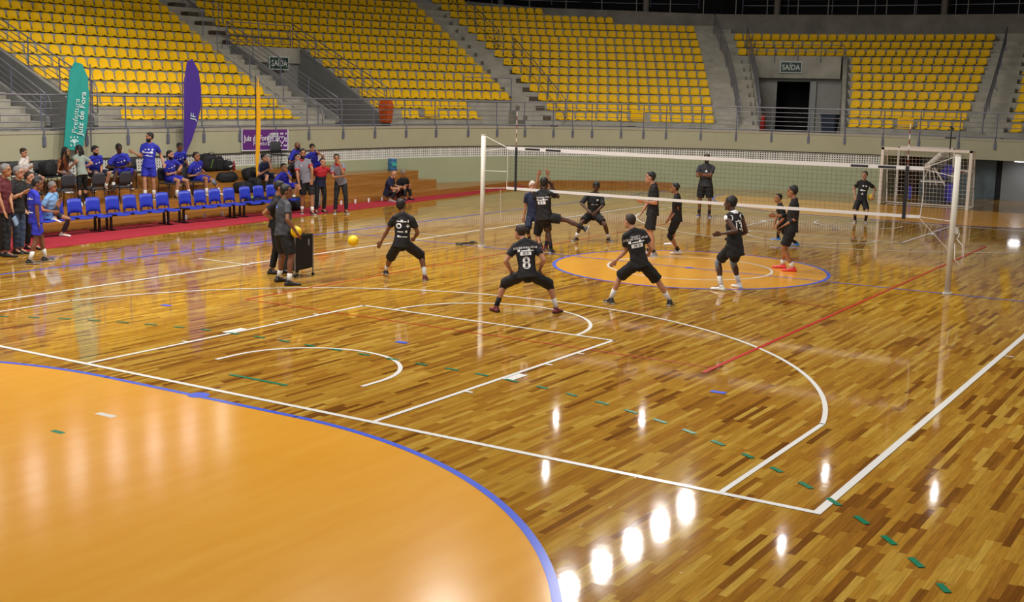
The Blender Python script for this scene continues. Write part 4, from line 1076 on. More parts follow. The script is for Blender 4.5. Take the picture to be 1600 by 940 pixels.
for x_ in (1447, 1478):
    mb = MB(); mb.tube([HP(x_, 313, YH-.2)+Vector((-.03, 0, .03)), HP(x_, 313, YH-.2)+Vector((.03, 0, .03))], .06, 10); mb.build('wheel', blk, t)
# black pole with cross arm
pz = HP(1485, 216, 21.9)
t = thing('speaker_pole', 'thin black pole with crossarm rising behind the goal', 'pole', (pz.x, 21.9, 0))
mb = MB(); mb.tube([(pz.x, 21.9, .0), (pz.x+.02, 21.9, HP(1487, 200, 21.9).z)], .022, 8); mb.build('pole', blk, t)
mb = MB(); a, b = HP(1477, 215.5, 21.9), HP(1494, 215.5, 21.9); mb.box((a+b)/2, (b.x-a.x, .05, .05)); mb.build('crossarm', blk, t)
mb = MB(); a = HP(1487.5, 200, 21.9); mb.box(a, (.16, .08, .07), 0, Matrix.Rotation(.6, 3, 'Y')); mb.build('head', blk, t)
for a_ in (0, 2.1, 4.2):
    mb = MB(); mb.tube([(pz.x, 21.9, .25), (pz.x+.3*math.cos(a_), 21.9+.3*math.sin(a_), .012)], .012, 6); mb.build('foot', blk, t)

# thin pole with kit on the floor at the wall
q = gp(981, 287); q2 = (q[0], q[1]-.0)
t = thing('spare_pole', 'thin white pole on a base by the far wall', 'pole', (q[0], q[1], 0))
mb = MB(); mb.tube([(q[0], q[1], .03), (q[0], q[1], 1.02)], .02, 8); mb.build('pole', mw_, t)
mb = MB(); mb.lathe([(.22, 0.001), (.2, .03)], (q[0], q[1], 0), 16); mb.build('base', gy, t)
for i, (x, y, c_, lb) in enumerate(((970, 286, '#5a5048', 'brown kit bag lying left of the thin white pole'), (992, 285, '#23283f', 'dark blue kit bag beside the thin white pole'), (1001, 286, '#4a4a4a', 'grey kit bag right of the thin white pole'))):
    g = gp(x, y); blob('kit_bag', lb, 'bag', (g[0], g[1], 0.001), (.16, .14, .07), M('kit%d' % i, c_, .7), seed=20+i)

# ------------------------------------------------------------------ opening under the stand at the right
RB = 27.2
mb = MB()
def vwall(mb, x0, y0, x1, y1, z0, z1, th=.1):
    d = Vector((x1-x0, y1-y0, 0)); n = Vector((-d.y, d.x, 0)).normalized()*th
    P = [Vector((x0, y0, z0)), Vector((x1, y1, z0)), Vector((x1, y1, z1)), Vector((x0, y0, z1))]
    mb.add(P+[p+n for p in P], [(0, 1, 2, 3), (7, 6, 5, 4), (0, 4, 5, 1), (1, 5, 6, 2), (2, 6, 7, 3), (3, 7, 4, 0)])
e = at(SL, 0, 0)
mb = MB(); vwall(mb, e[0]+.02, e[1], e[0]+.1, RB, 0, 1.62, .12); struct(mb.build('wall_return', wallpaint), 'green return wall beside the opening', 'wall')
mb = MB(); vwall(mb, e[0], RB, 1.1, RB, 0, 1.62); struct(mb.build('wall_back', M('brick_maroon', '#4a1c1c', .8, var=.15, vscale=3)), 'maroon brick wall under the stand', 'wall')
mb = MB()
for i in range(9): mb.box((-2.2+.02, RB-.02, .18*i+.1), (.01, .02, .01))
mb = MB(); x0 = HP(1526, 300, RB-.6).x; x1 = HP(1554, 300, RB-.6).x; x2 = HP(1566, 300, RB-.6).x
xm = HP(1432, 300, RB-.6).x; vwall(mb, xm, RB, xm, RB-.6, 0, 1.62); vwall(mb, xm, RB-.6, x1, RB-.6, 0, 1.62); struct(mb.build('wall_passage', M('passage_grey', '#6d7d84', .6, var=.05)), 'blue-grey wall panel under the stand', 'wall')
mb = MB(); vwall(mb, x1, RB-.55, x2, RB-.55, 0, 1.62); struct(mb.build('door_2', M('door_dark', '#151417', .6)), 'dark doorway under the stand', 'door')
mb = MB(); vwall(mb, x2, RB-1.0, 9, RB-1.8, 0, 1.62, .3); struct(mb.build('wall_right', M('wall_grey', '#7f8283', .6, var=.05)), 'grey wall under the stand at the right edge', 'wall')
mb = MB(); mb.add([(e[0]-.2, 22, 1.615), (12, 22, 1.615), (12, 29, 1.615), (e[0]-.2, 29, 1.615)], [(0, 1, 2, 3)]); 
V = [at(s, .2, 1.616) for s in srange(SL-.1, SB, 1)]; V += [(12, 29, 1.616), (e[0]-.2, 29, 1.616)]
mb = MB(); mb.add(V, [tuple(range(len(V)))]); struct(mb.build('soffit', M('soffit', '#55544c', .8)), 'soffit of the stand over the opening', 'ceiling')
g = HP(1596, 252, 25.3)
t = thing('ceiling_light', 'small bright ceiling light under the stand at the right edge', 'lamp', (g.x, 25.3, 1.60))
mb = MB(); mb.box((g.x, 25.3, 1.595), (.5, .2, .03)); mb.build('frame', gw, t)
mb = MB(); mb.box((g.x, 25.3, 1.572), (.46, .16, .02)); mb.build('diffuser', M('diffuser', '#f4f8ff', .4, emit=9), t)
ld = bpy.data.lights.new('passage_light', 'AREA'); ld.size = .3; ld.energy = 5; lo = bpy.data.objects.new('passage_light', ld); COL.objects.link(lo); lo.parent = t; lo.location = (0, 0, -.05)

# ------------------------------------------------------------------ balls and ball cart
ballm = M('ball_yellow', '#f0c60a', .45); ballb = M('ball_blue', '#27408f', .45)
def ball(c, label, r=.105, rot=(0, 0, 0)):
    mb = MB(); nu, nv = 24, 16; V = []; F = []
    Rm = Matrix.Rotation(rot[0], 3, 'X') @ Matrix.Rotation(rot[1], 3, 'Y')
    for i in range(nv+1):
        ph = -PI/2+PI*i/nv
        for j in range(nu):
            a = 2*PI*j/nu; g = 1-.012*(1 if (i % 4 == 0) else 0); V.append(Vector(c)+Rm @ Vector((r*g*math.cos(ph)*math.cos(a), r*g*math.cos(ph)*math.sin(a), r*g*math.sin(ph))))
    for i in range(nv):
        mb.mi = 0
        for j in range(nu): F.append((i*nu+j, i*nu+(j+1) % nu, (i+1)*nu+(j+1) % nu, (i+1)*nu+j))
    mb.add(V, F); mb.m = [1 if ((q//nu) in (3, 4) and (q % nu) < 8) else 0 for q in range(len(F))]
    return tag(mb.build('volleyball', [ballm, ballb], org=tuple(c), smooth=True), label, 'ball')
def plane_pt(x, y, bpx, bpy, bz=0.0, dd=0.0):
    """point on the ray through (x,y) at the depth of the ground point under (bpx,bpy)"""
    B = gp(bpx, bpy, bz); a = B-CAM; a[2] = 0; a /= np.linalg.norm(a); B = B+a*dd
    d = ray(x, y); t = ((B-CAM) @ a)/(d @ a); return Vector(CAM+d*t)
ball(plane_pt(552, 376, 600, 432), 'yellow volleyball in the air left of the crouching player', .108, (.4, .3))
ball(plane_pt(462.5, 362, 441, 443, 0, -.12), 'yellow volleyball held at the hip by the man in grey camouflage', .108, (1.2, .3))
ball(plane_pt(1361.5, 308, 1342, 348, 0, -.1), 'yellow volleyball held by the boy at the far right', .108, (.9, .3))
# cart
cA, cB = gp(461, 434), gp(489, 430)
t = thing('ball_cart', 'black fabric ball cart on wheels beside the coach', 'cart', ((cA[0]+cB[0])/2, (cA[1]+cB[1])/2, 0))
cv = M('cart_fabric', '#141416', .8, bump=.3, bscale=9); ali = M('cart_tube', '#8f8f92', .35, metal=.7)
ux = Vector((cB[0]-cA[0], cB[1]-cA[1], 0)); wv = ux.length; ux.normalize(); uy = Vector((-ux.y, ux.x, 0)); O = Vector((cA[0], cA[1], 0))
def CP(a, b, z): return O+ux*a*wv+uy*b*.45+Vector((0, 0, z))
mb = MB(); V = []; n = 0
per = [(0, 0), (.5, -.03), (1, 0), (1.02, .5), (1, 1), (.5, 1.02), (0, 1), (-.02, .5)]
zz = [(.13, .92), (.16, 1), (.5, 1.0), (.82, 1.0)]
for z, k in zz:
    for a, b in per: V.append(CP(.5+(a-.5)*k, .5+(b-.5)*k, z+(.03*(a) if z < .2 else 0)))
F = [(i*8+j, i*8+(j+1) % 8, i*8+8+(j+1) % 8, i*8+8+j) for i in range(3) for j in range(8)]+[tuple(range(8))[::-1]]
V += [CP(.5+(a-.5)*.95, .5+(b-.5)*.95, .82) for a, b in per]+[CP(.5+(a-.5)*.93, .5+(b-.5)*.93, .5) for a, b in per]
F += [(24+j, 24+(j+1) % 8, 32+(j+1) % 8, 32+j) for j in range(8)]+[(32+j, 32+(j+1) % 8, 40+(j+1) % 8, 40+j) for j in range(8)]+[tuple(range(40, 48))]
mb.add(V, F); mb.build('fabric_bin', cv, t)
for a, b in ((0, 0), (1, 0), (0, 1), (1, 1)):
    mb = MB(); mb.tube([CP(a, b, .04), CP(a, b, .85)], .013, 8); lg = mb.build('leg', ali, t)
    mb = MB(); mb.tube([CP(a, b, .035)-ux*.015, CP(a, b, .035)+ux*.015], .032, 12); mb.build('wheel', blk, lg)
mb = MB(); mb.tube([CP(0, 0, .83), CP(1, 0, .83), CP(1, 1, .83), CP(0, 1, .83), CP(0, 0, .83)], .014, 8); mb.build('rim_tube', cv, t)
mb = MB(); mb.box(CP(.72, -.05, .68), (.04, .02, .12)); mb.build('tag', M('tag_grey', '#777', .5), t)
# ------------------------------------------------------------------ people
SK = {'light': M('skin_light', '#b98568', .55), 'tan': M('skin_tan', '#a06c4a', .55), 'brown': M('skin_brown', '#7a4e35', .5), 'dark': M('skin_dark', '#4f3223', .5)}
HAIR = {'black': M('hair_black', '#120e0d', .6, bump=.5, bscale=60), 'brown': M('hair_brown', '#2b1b12', .6, bump=.5, bscale=60), 'grey': M('hair_grey', '#7d7b78', .7, bump=.5, bscale=60)}
eye_m = M('eye_dark', '#1a1210', .4); lip_m = M('lip', '#7d4238', .5)
lipd = M('lip_dark', '#4a231c', .5)
def cloth(name, c, var=.0): return M(name, c, .78, bump=.35, bscale=9, var=var, vscale=7)
c_blk = cloth('cloth_black', '#131317'); c_blk2 = cloth('cloth_black_shorts', '#0e0e11'); c_royal = cloth('cloth_royal', '#2a2fb0'); c_navy = cloth('cloth_navy', '#151a38')
c_maroon = cloth('cloth_maroon', '#571722'); c_jean = cloth('cloth_jeans', '#2f3d57'); c_djean = cloth('cloth_dark_jeans', '#16181f'); c_lblue = cloth('cloth_light_blue', '#7fb4e8')
c_grey = cloth('cloth_grey', '#77757f'); c_red = cloth('cloth_red', '#b01e2b'); c_white = cloth('cloth_white', '#d8d2cc'); c_sage = cloth('cloth_sage', '#8c958a'); c_rust = cloth('cloth_rust', '#8a4a25')
c_camo = cloth('cloth_camo', '#3a3b40', .55); c_dgrey = cloth('cloth_dark_grey', '#303137'); c_ljean = cloth('cloth_light_jeans', '#7d8ca6'); c_navyp = cloth('cloth_navy_polo', '#1a2142')
sockw = M('sock_white', '#dcdad6', .8); sockb = M('sock_black', '#161618', .8); sockg = M('sock_grey', '#7a8798', .8)
sh_blk = M('shoe_black', '#1b1b1f', .5); sole_w = M('sole_white', '#d9d7d5', .6); sh_wht = M('shoe_white', '#dfdcd8', .5); sh_red = M('shoe_coral', '#e23b3f', .5); sh_blue = M('shoe_blue', '#2a7fd0', .5)
sh_mar = M('shoe_maroon', '#6b1f2c', .5); sole_b = M('sole_black', '#222', .6); sh_navy = M('shoe_navy', '#2c3a78', .5); sh_grey = M('shoe_grey', '#8f8f92', .5)
prn = M('shirt_print', '#f2f3f6', .6); prn_b = M('shirt_print_dark', '#15151a', .6)

def remesh(mb, vox, sm=3, keep=None):
    me = bpy.data.meshes.new('tmp'); me.from_pydata(mb.v, [], mb.f); me.update()
    o = bpy.data.objects.new('tmp', me); COL.objects.link(o)
    r = o.modifiers.new('r', 'REMESH'); r.mode = 'VOXEL'; r.voxel_size = vox
    s = o.modifiers.new('s', 'SMOOTH'); s.factor = .5; s.iterations = sm
    dg = bpy.context.evaluated_depsgraph_get()
    n = bpy.data.meshes.new_from_object(o.evaluated_get(dg)); bpy.data.objects.remove(o); bpy.data.meshes.remove(me)
    return n
def finish(me, name, mats, parent=None, org=None, wrinkle=0, seed=0, matfn=None):
    k = len(me.vertices); A = np.empty(k*3, np.float32); me.vertices.foreach_get('co', A); A = A.reshape(-1, 3)
    if wrinkle:
        Nn = np.empty(k*3, np.float32); me.vertices.foreach_get('normal', Nn); Nn = Nn.reshape(-1, 3)
        p = A*1.0; s = seed
        d = np.sin(31*p[:, 0]+17*p[:, 2]+s)*np.sin(23*p[:, 1]-29*p[:, 2]+2*s)+.6*np.sin(52*p[:, 2]+19*p[:, 0]+13*p[:, 1]+3*s)
        A = A+Nn*(d*wrinkle)[:, None]
    o3 = np.array(org if org is not None else ORG[parent.name], np.float32)
    me.materials.clear()
    for m in mats: me.materials.append(m)
    if matfn is not None:
        nf = len(me.polygons); Cc = np.empty(nf*3, np.float32)
        me.vertices.foreach_set('co', A.ravel()); me.update(); me.polygons.foreach_get('center', Cc)
        me.polygons.foreach_set('material_index', matfn(Cc.reshape(-1, 3)).astype(np.int32))
    me.vertices.foreach_set('co', (A-o3).ravel()); me.polygons.foreach_set('use_smooth', [True]*len(me.polygons)); me.update()
    me.name = name; o = bpy.data.objects.new(name, me); COL.objects.link(o)
    if parent is not None: o.parent = parent
    else: o.location = tuple(map(float, o3))
    ORG[o.name] = tuple(map(float, o3))
    return o, A
def ik(A, T, l1, l2, pole):
    A, T = Vector(A), Vector(T); d = T-A; L = d.length
    if L > (l1+l2)*.995: d = d*((l1+l2)*.995/L); L = d.length; T = A+d
    if L < abs(l1-l2)+.02: d = d.normalized()*(abs(l1-l2)+.02) if L > 1e-6 else Vector((0, 0, -.1)); L = d.length; T = A+d
    x = (l1*l1-l2*l2+L*L)/(2*L); h = math.sqrt(max(0, l1*l1-x*x)); u = d/L
    p = Vector(pole)-u*Vector(pole).dot(u)
    if p.length < 1e-4: p = u.orthogonal()
    return A+u*x+p.normalized()*h, T
PN = [0]
def tx(x, X, z):
    """point on the vertical plane X = const at height z that stands under image column x"""
    lo, hi = -15.0, 30.0
    for _ in range(50):
        m = (lo+hi)/2
        if pix((X, m, z))[0] < x: lo = m
        else: hi = m
    return (X, lo, z)
def person(label, base, th, top=None, H=None, hip=None, neck=None, head=None, hth=None, hpit=0, LH=None, RH=None, LF=None, RF=None,
           skin='light', hair='black', hs='short', shirt=c_blk, sleeve=.62, bottom=c_blk2, leg=.80, socks=(sockw, sockw), sockh=.3, shoes=(sh_blk, sole_w),
           pads=(), wf=1.0, le=None, re=None, kout=.25, fout=.18, prints=(), beard=False, glasses=False, group=None, vox=.0085, accent=None, split=None, collar=False, legw=1.0, kneesl=(), torso=.515, LK=None, RK=None, hem=-.12, slip=1.0, cap=None, mask=False, shirt2=None):
    PN[0] += 1; seed = PN[0]*1.37
    if base[0] == 't': B = Vector(tx(*base[1:])); gz = base[3]; base = pix(B)
    else: gz = base[2] if len(base) > 2 else 0.0; B = Vector(gp(base[0], base[1], gz))
    a = Vector((B.x-CAM[0], B.y-CAM[1], 0)); D = a.length; a.normalize(); r = Vector((a.y, -a.x, 0)); z = Vector((0, 0, 1))
    dep = float(ROT[2] @ (np.array(B)-CAM))
    if H is None: H = min(1.97, max(1.5, (base[1]-top)*dep/FPX*1.015))
    S = H/1.75
    def fdir(t): t = math.radians(t); return r*math.sin(t)-a*math.cos(t)
    f = fdir(th); l = z.cross(f)
    def pt(x, y, dd=0):
        d = ray(x, y); av = np.array(a); Bd = np.array(B)+av*dd; t = ((Bd-CAM) @ av)/(d @ av); return Vector(CAM+d*t)
    def foot(F, sd):
        if F is None: return B+l*sd*.11*S+z*.085*S, False
        if F[0] == 't': return Vector(tx(*F[1:]))+z*.085*S, False
        if len(F) >= 4: return pt(F[0], F[1], F[2]), True
        g = Vector(gp(F[0], F[1], F[2] if len(F) > 2 else gz)); return g+z*.085*S, False
    la, lair = foot(LF, 1); ra, rair = foot(RF, -1)
    if hip is None:
        mid = (la+ra)/2; spread = ((la-ra)/2).length
        hh = math.sqrt(max(.3, (.835*S)**2-max(0, spread-.09*S)**2))*.995
        P = Vector((mid.x, mid.y, mid.z+hh)) if not (lair or rair) else B+z*.92*S
    else: P = pt(*hip)
    up0 = z
    if neck is None: N = P+(z+f*.03).normalized()*torso*S
    else:
        q = pt(*neck) if len(neck) > 2 else pt(neck[0], neck[1], (P-B).dot(a))
        d = q-P; L = torso*S
        if len(neck) <= 2:
            dr, dz = d.dot(r), d.z; rest = L*L-dr*dr-dz*dz; cap_ = (.34*abs(f.dot(a))+.03)*S
            da = min(math.sqrt(max(0, rest)), cap_)*(1 if f.dot(a) > 0 else -1)
            d = r*dr+z*dz+a*da
        N = P+d.normalized()*L*min(1.06, max(.9, d.length/L))
    up = (N-P).normalized()
    lat = (l-up*l.dot(up)).normalized(); cf = lat.cross(up).normalized()
    if head is None: Hc = N+(up*.6+z*.4).normalized()*.19*S+f*.02*S
    else:
        q = pt(head[0], head[1], (N-B).dot(a)+.06*f.dot(a)*S); d = q-N; Hc = N+d.normalized()*.195*S
    hf = fdir(hth if hth is not None else th); hp = math.radians(hpit); hl = z.cross(hf)
    hf = (hf*math.cos(hp)-z*math.sin(hp)).normalized(); hu = hf.cross(hl).normalized()
    HM = Matrix((( hl.x, hf.x, hu.x), (hl.y, hf.y, hu.y), (hl.z, hf.z, hu.z)))
    HS = 1.06
    hd = lambda x, y, w_: Hc+HM @ Vector((x*S*HS, y*S*HS, w_*S*HS))
    # joints
    hipj = {1: P+l*.088*S*wf, -1: P-l*.088*S*wf}; thigh, shank = .425*S, .415*S
    knees = {}; ank = {}
    for sd, an, K in ((1, la, LK), (-1, ra, RK)):
        pole = (f+l*sd*kout) if K is None else (pt(*K)-(hipj[sd]+an)/2)
        k, an2 = ik(hipj[sd], an, thigh, shank, pole); knees[sd] = k; ank[sd] = an2
    sh = {1: N-up*.055*S+lat*.175*S*wf, -1: N-up*.055*S-lat*.175*S*wf}; ua, fa = .285*S, .25*S
    elb = {}; wri = {}; hand = {}
    for sd, T, E in ((1, LH, le), (-1, RH, re)):
        if T is None: Tp = sh[sd]+(-z*.50+f*.08+l*sd*.08)*S
        else: Tp = pt(*T) if len(T) > 2 else pt(T[0], T[1], (N-B).dot(a))
        pole = (-f*.7-z*.6+l*sd*.5) if E is None else (pt(*E)-(sh[sd]+Tp)/2)
        e, t2 = ik(sh[sd], Tp, ua, fa+.07*S, pole); elb[sd] = e; dv = (t2-e).normalized(); wri[sd] = e+dv*fa; hand[sd] = dv
    # ---- body volume
    mb = MB(); q = lambda t: P+(N-P)*t
    mb.sweep([q(-.06), q(.02), q(.3), q(.6), q(.85), q(.98)], [(x*S*wf, y*S*wf) for x, y in ((.12, .09), (.15, .11), (.125, .095), (.15, .105), (.15, .09), (.08, .065))], lat, 14, True, True)
    mb.sweep([N-up*.03*S, (N*.5+Hc*.5), Hc-hu*.03*S], [(.062*S, .062*S), (.054*S, .056*S), (.05*S, .055*S)], lat, 12, True, True)
    mb.ell(hd(0, -.008, .022), (.077*S, .097*S, .103*S), HM, 16, 10); mb.ell(hd(0, .018, -.045), (.062*S, .073*S, .073*S), HM, 14, 8)
    mb.ell(hd(0, .088, -.012), (.013*S, .02*S, .022*S), HM, 8, 6); mb.ell(hd(0, .065, -.095), (.024*S, .022*S, .02*S), HM, 8, 6)
    for sd in (-1, 1): mb.ell(hd(sd*.073, -.005, .0), (.011*S, .022*S, .032*S), HM, 8, 6)
    mb.sweep([sh[1]+up*.02*S, N+up*.03*S, sh[-1]+up*.02*S], [(.045*S, .04*S), (.06*S, .055*S), (.045*S, .04*S)], cf, 10, True, True)
    for sd in (-1, 1):
        mb.sweep([sh[sd]-lat*sd*.05*S, sh[sd]+(elb[sd]-sh[sd])*.12, sh[sd].lerp(elb[sd], .5), elb[sd]], [(.05*S, .05*S), (.054*S, .052*S), (.046*S, .046*S), (.038*S, .038*S)], None, 10, True, True)
        mb.sweep([elb[sd], elb[sd].lerp(wri[sd], .3), elb[sd].lerp(wri[sd], .8), wri[sd]], [(.038*S, .038*S), (.041*S, .04*S), (.029*S, .027*S), (.026*S, .022*S)], None, 10, True, True)
        # hand
        dv = hand[sd]; pn = (cf-dv*cf.dot(dv)); pn = pn.normalized() if pn.length > .2 else dv.orthogonal().normalized(); sw = dv.cross(pn).normalized()
        w0 = wri[sd]
        mb.sweep([w0, w0+dv*.035*S, w0+dv*.085*S], [(.026*S, .018*S), (.040*S, .017*S), (.040*S, .015*S)], sw, 10, True, True)
        curl = -pn if (LH if sd == 1 else RH) is None else pn*-.5
        inw = (-lat*sd)
        cu = inw-dv*inw.dot(dv); cu = cu.normalized()*.35 if cu.length > .1 else pn*.3
        for j, (o_, L_) in enumerate(((-.030, .068), (-.010, .078), (.010, .073), (.029, .058))):
            b0 = w0+dv*.08*S+sw*o_*S; b1 = b0+(dv+sw*o_*2).normalized()*L_*.5*S+cu*.004*S; b2 = b1+(dv+cu).normalized()*L_*.5*S
            mb.sweep([b0, b1, b2], [(.0098*S, .0098*S), (.0092*S, .0092*S), (.008*S, .008*S)], None, 7, True, True)
        tsd = -1 if sw.dot(cf) < 0 else 1
        b0 = w0+dv*.03*S+sw*tsd*.032*S; mb.sweep([b0, b0+(dv*.8+sw*tsd*.6).normalized()*.035*S, b0+(dv*.9+sw*tsd*.35).normalized()*.065*S], [(.013*S,)*2, (.011*S,)*2, (.0095*S,)*2], None, 7, True, True)
        # leg
        k, an = knees[sd], ank[sd]; hj = hipj[sd]
        mb.sweep([hj, hj.lerp(k, .35), hj.lerp(k, .8), k], [(.082*S*wf,)*2, (.078*S*wf,)*2, (.057*S,)*2, (.053*S,)*2], None, 12, True, True)
        bk = -f; calf = k.lerp(an, .3)+(bk-(an-k).normalized()*bk.dot((an-k).normalized()))*.012*S
        mb.sweep([k, calf, k.lerp(an, .7), an-(an-k).normalized()*.0], [(.051*S,)*2, (.056*S,)*2, (.038*S,)*2, (.032*S,)*2], None, 12, True, True)
    fd = {}
    for sd, air in ((1, lair), (-1, rair)):
        d0 = (f+l*sd*fout).normalized()
        if air:
            sk = (ank[sd]-knees[sd]).normalized(); fu = -sk; d0 = d0-fu*d0.dot(fu)
            d0 = d0.normalized() if d0.length > .2 else fu.orthogonal().normalized(); fu = (fu-d0*fu.dot(d0)).normalized()
        else: fu = z
        fd[sd] = (d0, fu)
        an = ank[sd]; mb.sweep([an, an+d0*.06*S-fu*.035*S, an+d0*.14*S-fu*.055*S], [(.032*S,)*2, (.036*S, .03*S), (.036*S, .018*S)], fu.cross(d0), 10, True, True)
    me = remesh(mb, vox)
    HMi = np.array(HM.inverted()); Hc_ = np.array(Hc)
    def face(Cc):
        q_ = ((Cc-Hc_) @ HMi.T)/(S*HS); x, y, w_ = np.abs(q_[:, 0]), q_[:, 1], q_[:, 2]; m = np.zeros(len(Cc), int)
        if beard: m[(w_ < -.035) & (w_ > -.13) & (y > -.02) & (np.hypot(x, y) < .12) & ~((w_ > -.05) & (x < .02))] = 3
        if mask: m[(w_ < -.005) & (w_ > -.12) & (y > .03) & (x < .07)] = 4
        m[(np.abs(w_-.012) < .0085) & (np.abs(x-.031) < .013) & (y > .055)] = 1
        m[(np.abs(w_-.036) < .0065) & (np.abs(x-.031) < .019) & (y > .05)] = 1
        if not mask: m[(np.abs(w_+.052) < .008) & (x < .023) & (y > .055)] = 2
        return m
    body, _ = finish(me, 'person', [SK[skin], eye_m, lipd if skin == 'dark' else lip_m, HAIR[hair], M('face_mask', '#d8d8dc', .7)], None, (float(B.x), float(B.y), float(gz)), matfn=face)
    tag(body, label, 'person', group)
    # ---- shirt
    mb = MB()
    mb.sweep([q(hem), q(hem*.3), q(.3), q(.62), q(.86), q(.98), q(1.05)], [(x*S*wf, y*S*wf) for x, y in ((.192*slip, .152*slip), (.182, .142), (.152, .118), (.17, .125), (.168, .108), (.105, .082), (.066, .066))], lat, 18)
    mb.sweep([sh[1]+up*.012*S, N+up*.03*S, sh[-1]+up*.012*S], [(.058*S, .052*S), (.072*S, .062*S), (.058*S, .052*S)], cf, 10, True, True)
    for sd in (-1, 1):
        if sleeve <= 0:
            mb.sweep([sh[sd]-lat*sd*.06*S, sh[sd]-lat*sd*.01*S], [(.07*S,)*2, (.062*S,)*2], None, 12, True, True); continue
        s0, e0, w0 = sh[sd], elb[sd], wri[sd]; pts = [s0-lat*sd*.06*S, s0+(e0-s0)*.1]; rr = [(.06*S,)*2, (.066*S,)*2]
        fr = min(1, sleeve); pts += [s0.lerp(e0, fr*.6), s0.lerp(e0, fr)]; rr += [(.064*S,)*2, ((.064 if sleeve <= 1 else .05)*S,)*2]
        if sleeve > 1: pts += [e0.lerp(w0, (sleeve-1)*.5), e0.lerp(w0, sleeve-1)]; rr += [(.047*S,)*2, (.037*S,)*2]
        mb.sweep(pts, rr, None, 12)
    me = remesh(mb, .011, 2)
    mats = [shirt]; fn = None
    if accent or split or shirt2:
        mats = [shirt, accent or split or shirt2]
        Pn, upn = np.array(P), np.array(up); Ln = (N-P).length
        def fn(Cc):
            t = ((Cc-Pn) @ upn)/Ln; m = np.zeros(len(Cc), int)
            if split: m[t < .55] = 1
            ax_ = np.linalg.norm(Cc-Pn-((Cc-Pn) @ upn)[:, None]*upn, axis=1)
            if accent:
                m[(t > .97) & (ax_ < .085*S)] = 1
                for sd in (-1, 1):
                    s0 = np.array(sh[sd]); e0 = np.array(elb[sd]); u_ = ((Cc-s0) @ (e0-s0))/((e0-s0) @ (e0-s0)); dist = np.linalg.norm(Cc-s0-np.clip(u_, 0, 1)[:, None]*(e0-s0), axis=1)
                    m[(u_ > sleeve-.13) & (dist < .075*S) & (u_ < sleeve+.1)] = 1
            if shirt2:
                for sd in (-1, 1):
                    s0 = np.array(sh[sd])+np.array(lat)*sd*(-.03)*S; dd_ = np.linalg.norm(Cc-s0, axis=1); m[(dd_ > .074*S) & (dd_ < .088*S) & (t < 1.0)] = 1
                m[(t > 1.03) & (ax_ < .08*S)] = 1
            return m
    so, SVt = finish(me, 'jersey' if prints or shirt in (c_royal, c_blk) else 'shirt', mats, body, wrinkle=.0028*S, seed=seed, matfn=fn)
    # ---- shorts or trousers
    mb = MB(); mb.sweep([q(.07), q(.0), q(-.08), q(-.13)], [(x*S*wf, y*S*wf) for x, y in ((.148, .116), (.162, .125), (.155, .122), (.11, .09))], lat, 16, True, True)
    for sd in (-1, 1):
        hj, k, an = hipj[sd], knees[sd], ank[sd]
        if leg <= 1.05:
            g = min(leg, 1.0); mb.sweep([hj-(k-hj)*.05, hj.lerp(k, g*.25)-l*sd*.012*S-z*.012*S, hj.lerp(k, g*.6)-z*.008*S, hj.lerp(k, g)], [(.096*S*wf,)*2, (.108*S*wf*legw,)*2, (.103*S*wf*legw,)*2, ((.098 if leg > .6 else .1)*S*legw,)*2], None, 14)
        else:
            e = leg-1
            mb.sweep([hj-(k-hj)*.05, hj.lerp(k, .5), k, k.lerp(an, e*.5), k.lerp(an, e*.97)], [(.094*S*wf,)*2, (.086*S*legw,)*2, (.066*S*legw,)*2, (.064*S*legw,)*2, (.056*S*legw,)*2], None, 14)
    me = remesh(mb, .011, 2); finish(me, 'shorts' if leg <= 1.3 else 'trousers', [bottom], body, wrinkle=.003*S, seed=seed+2)
    # ---- socks, pads, shoes
    for i, sd in enumerate((1, -1)):
        k, an = knees[sd], ank[sd]; d0, fu = fd[sd]
        if leg <= 1.3 and socks[i] is not None:
            mb = MB(); mb.sweep([an, an.lerp(k, sockh*.5), an.lerp(k, sockh)], [(.041*S,)*2, (.043*S,)*2, (.052*S if sockh > .5 else .046*S,)*2], None, 12); mb.build('sock', socks[i], body, smooth=True)
        if sd in pads:
            hj = hipj[sd]; mb = MB(); mb.sweep([k.lerp(hj, .26), k.lerp(hj, .1), k, k.lerp(an, .1), k.lerp(an, .26)], [(.062*S,)*2, (.068*S,)*2, (.070*S,)*2, (.064*S,)*2, (.057*S,)*2], None, 14); mb.build('knee_pad', c_blk, body, smooth=True)
        if sd in kneesl:
            hj = hipj[sd]; mb = MB(); mb.sweep([k.lerp(hj, .3), k, k.lerp(an, .35)], [(.063*S,)*2, (.060*S,)*2, (.056*S,)*2], None, 14); mb.build('knee_sleeve', sockg, body, smooth=True)
        mb = MB(); sl = fu.cross(d0).normalized(); rr = []; nn = 16
        secs = [(-.085, .02, .034), (-.077, .04, .062), (-.045, .047, .082), (.0, .047, .09), (.05, .05, .078), (.10, .055, .058), (.15, .055, .048), (.19, .044, .042), (.208, .022, .03)]
        V = []; F = []
        b0 = an-fu*.085*S
        for (x, hw, hh) in secs:
            for j in range(nn):
                A_ = 2*PI*j/nn; cx_, cz_ = math.cos(A_), math.sin(A_)
                zz_ = max(0.003, hh*.5+hh*.62*cz_) if cz_ < 0 else hh*.5+hh*.5*cz_
                ww = hw*(cx_ if abs(cz_) < .95 else cx_)*(1.0 if cz_ < .2 else .92)
                V.append(b0+d0*x*S+sl*ww*S+fu*zz_*S)
        for i_ in range(len(secs)-1):
            for j in range(nn): F.append((i_*nn+j, i_*nn+(j+1) % nn, (i_+1)*nn+(j+1) % nn, (i_+1)*nn+j))
        F += [tuple(range(nn))[::-1], tuple((len(secs)-1)*nn+j for j in range(nn))]
        mb.add(V, F)
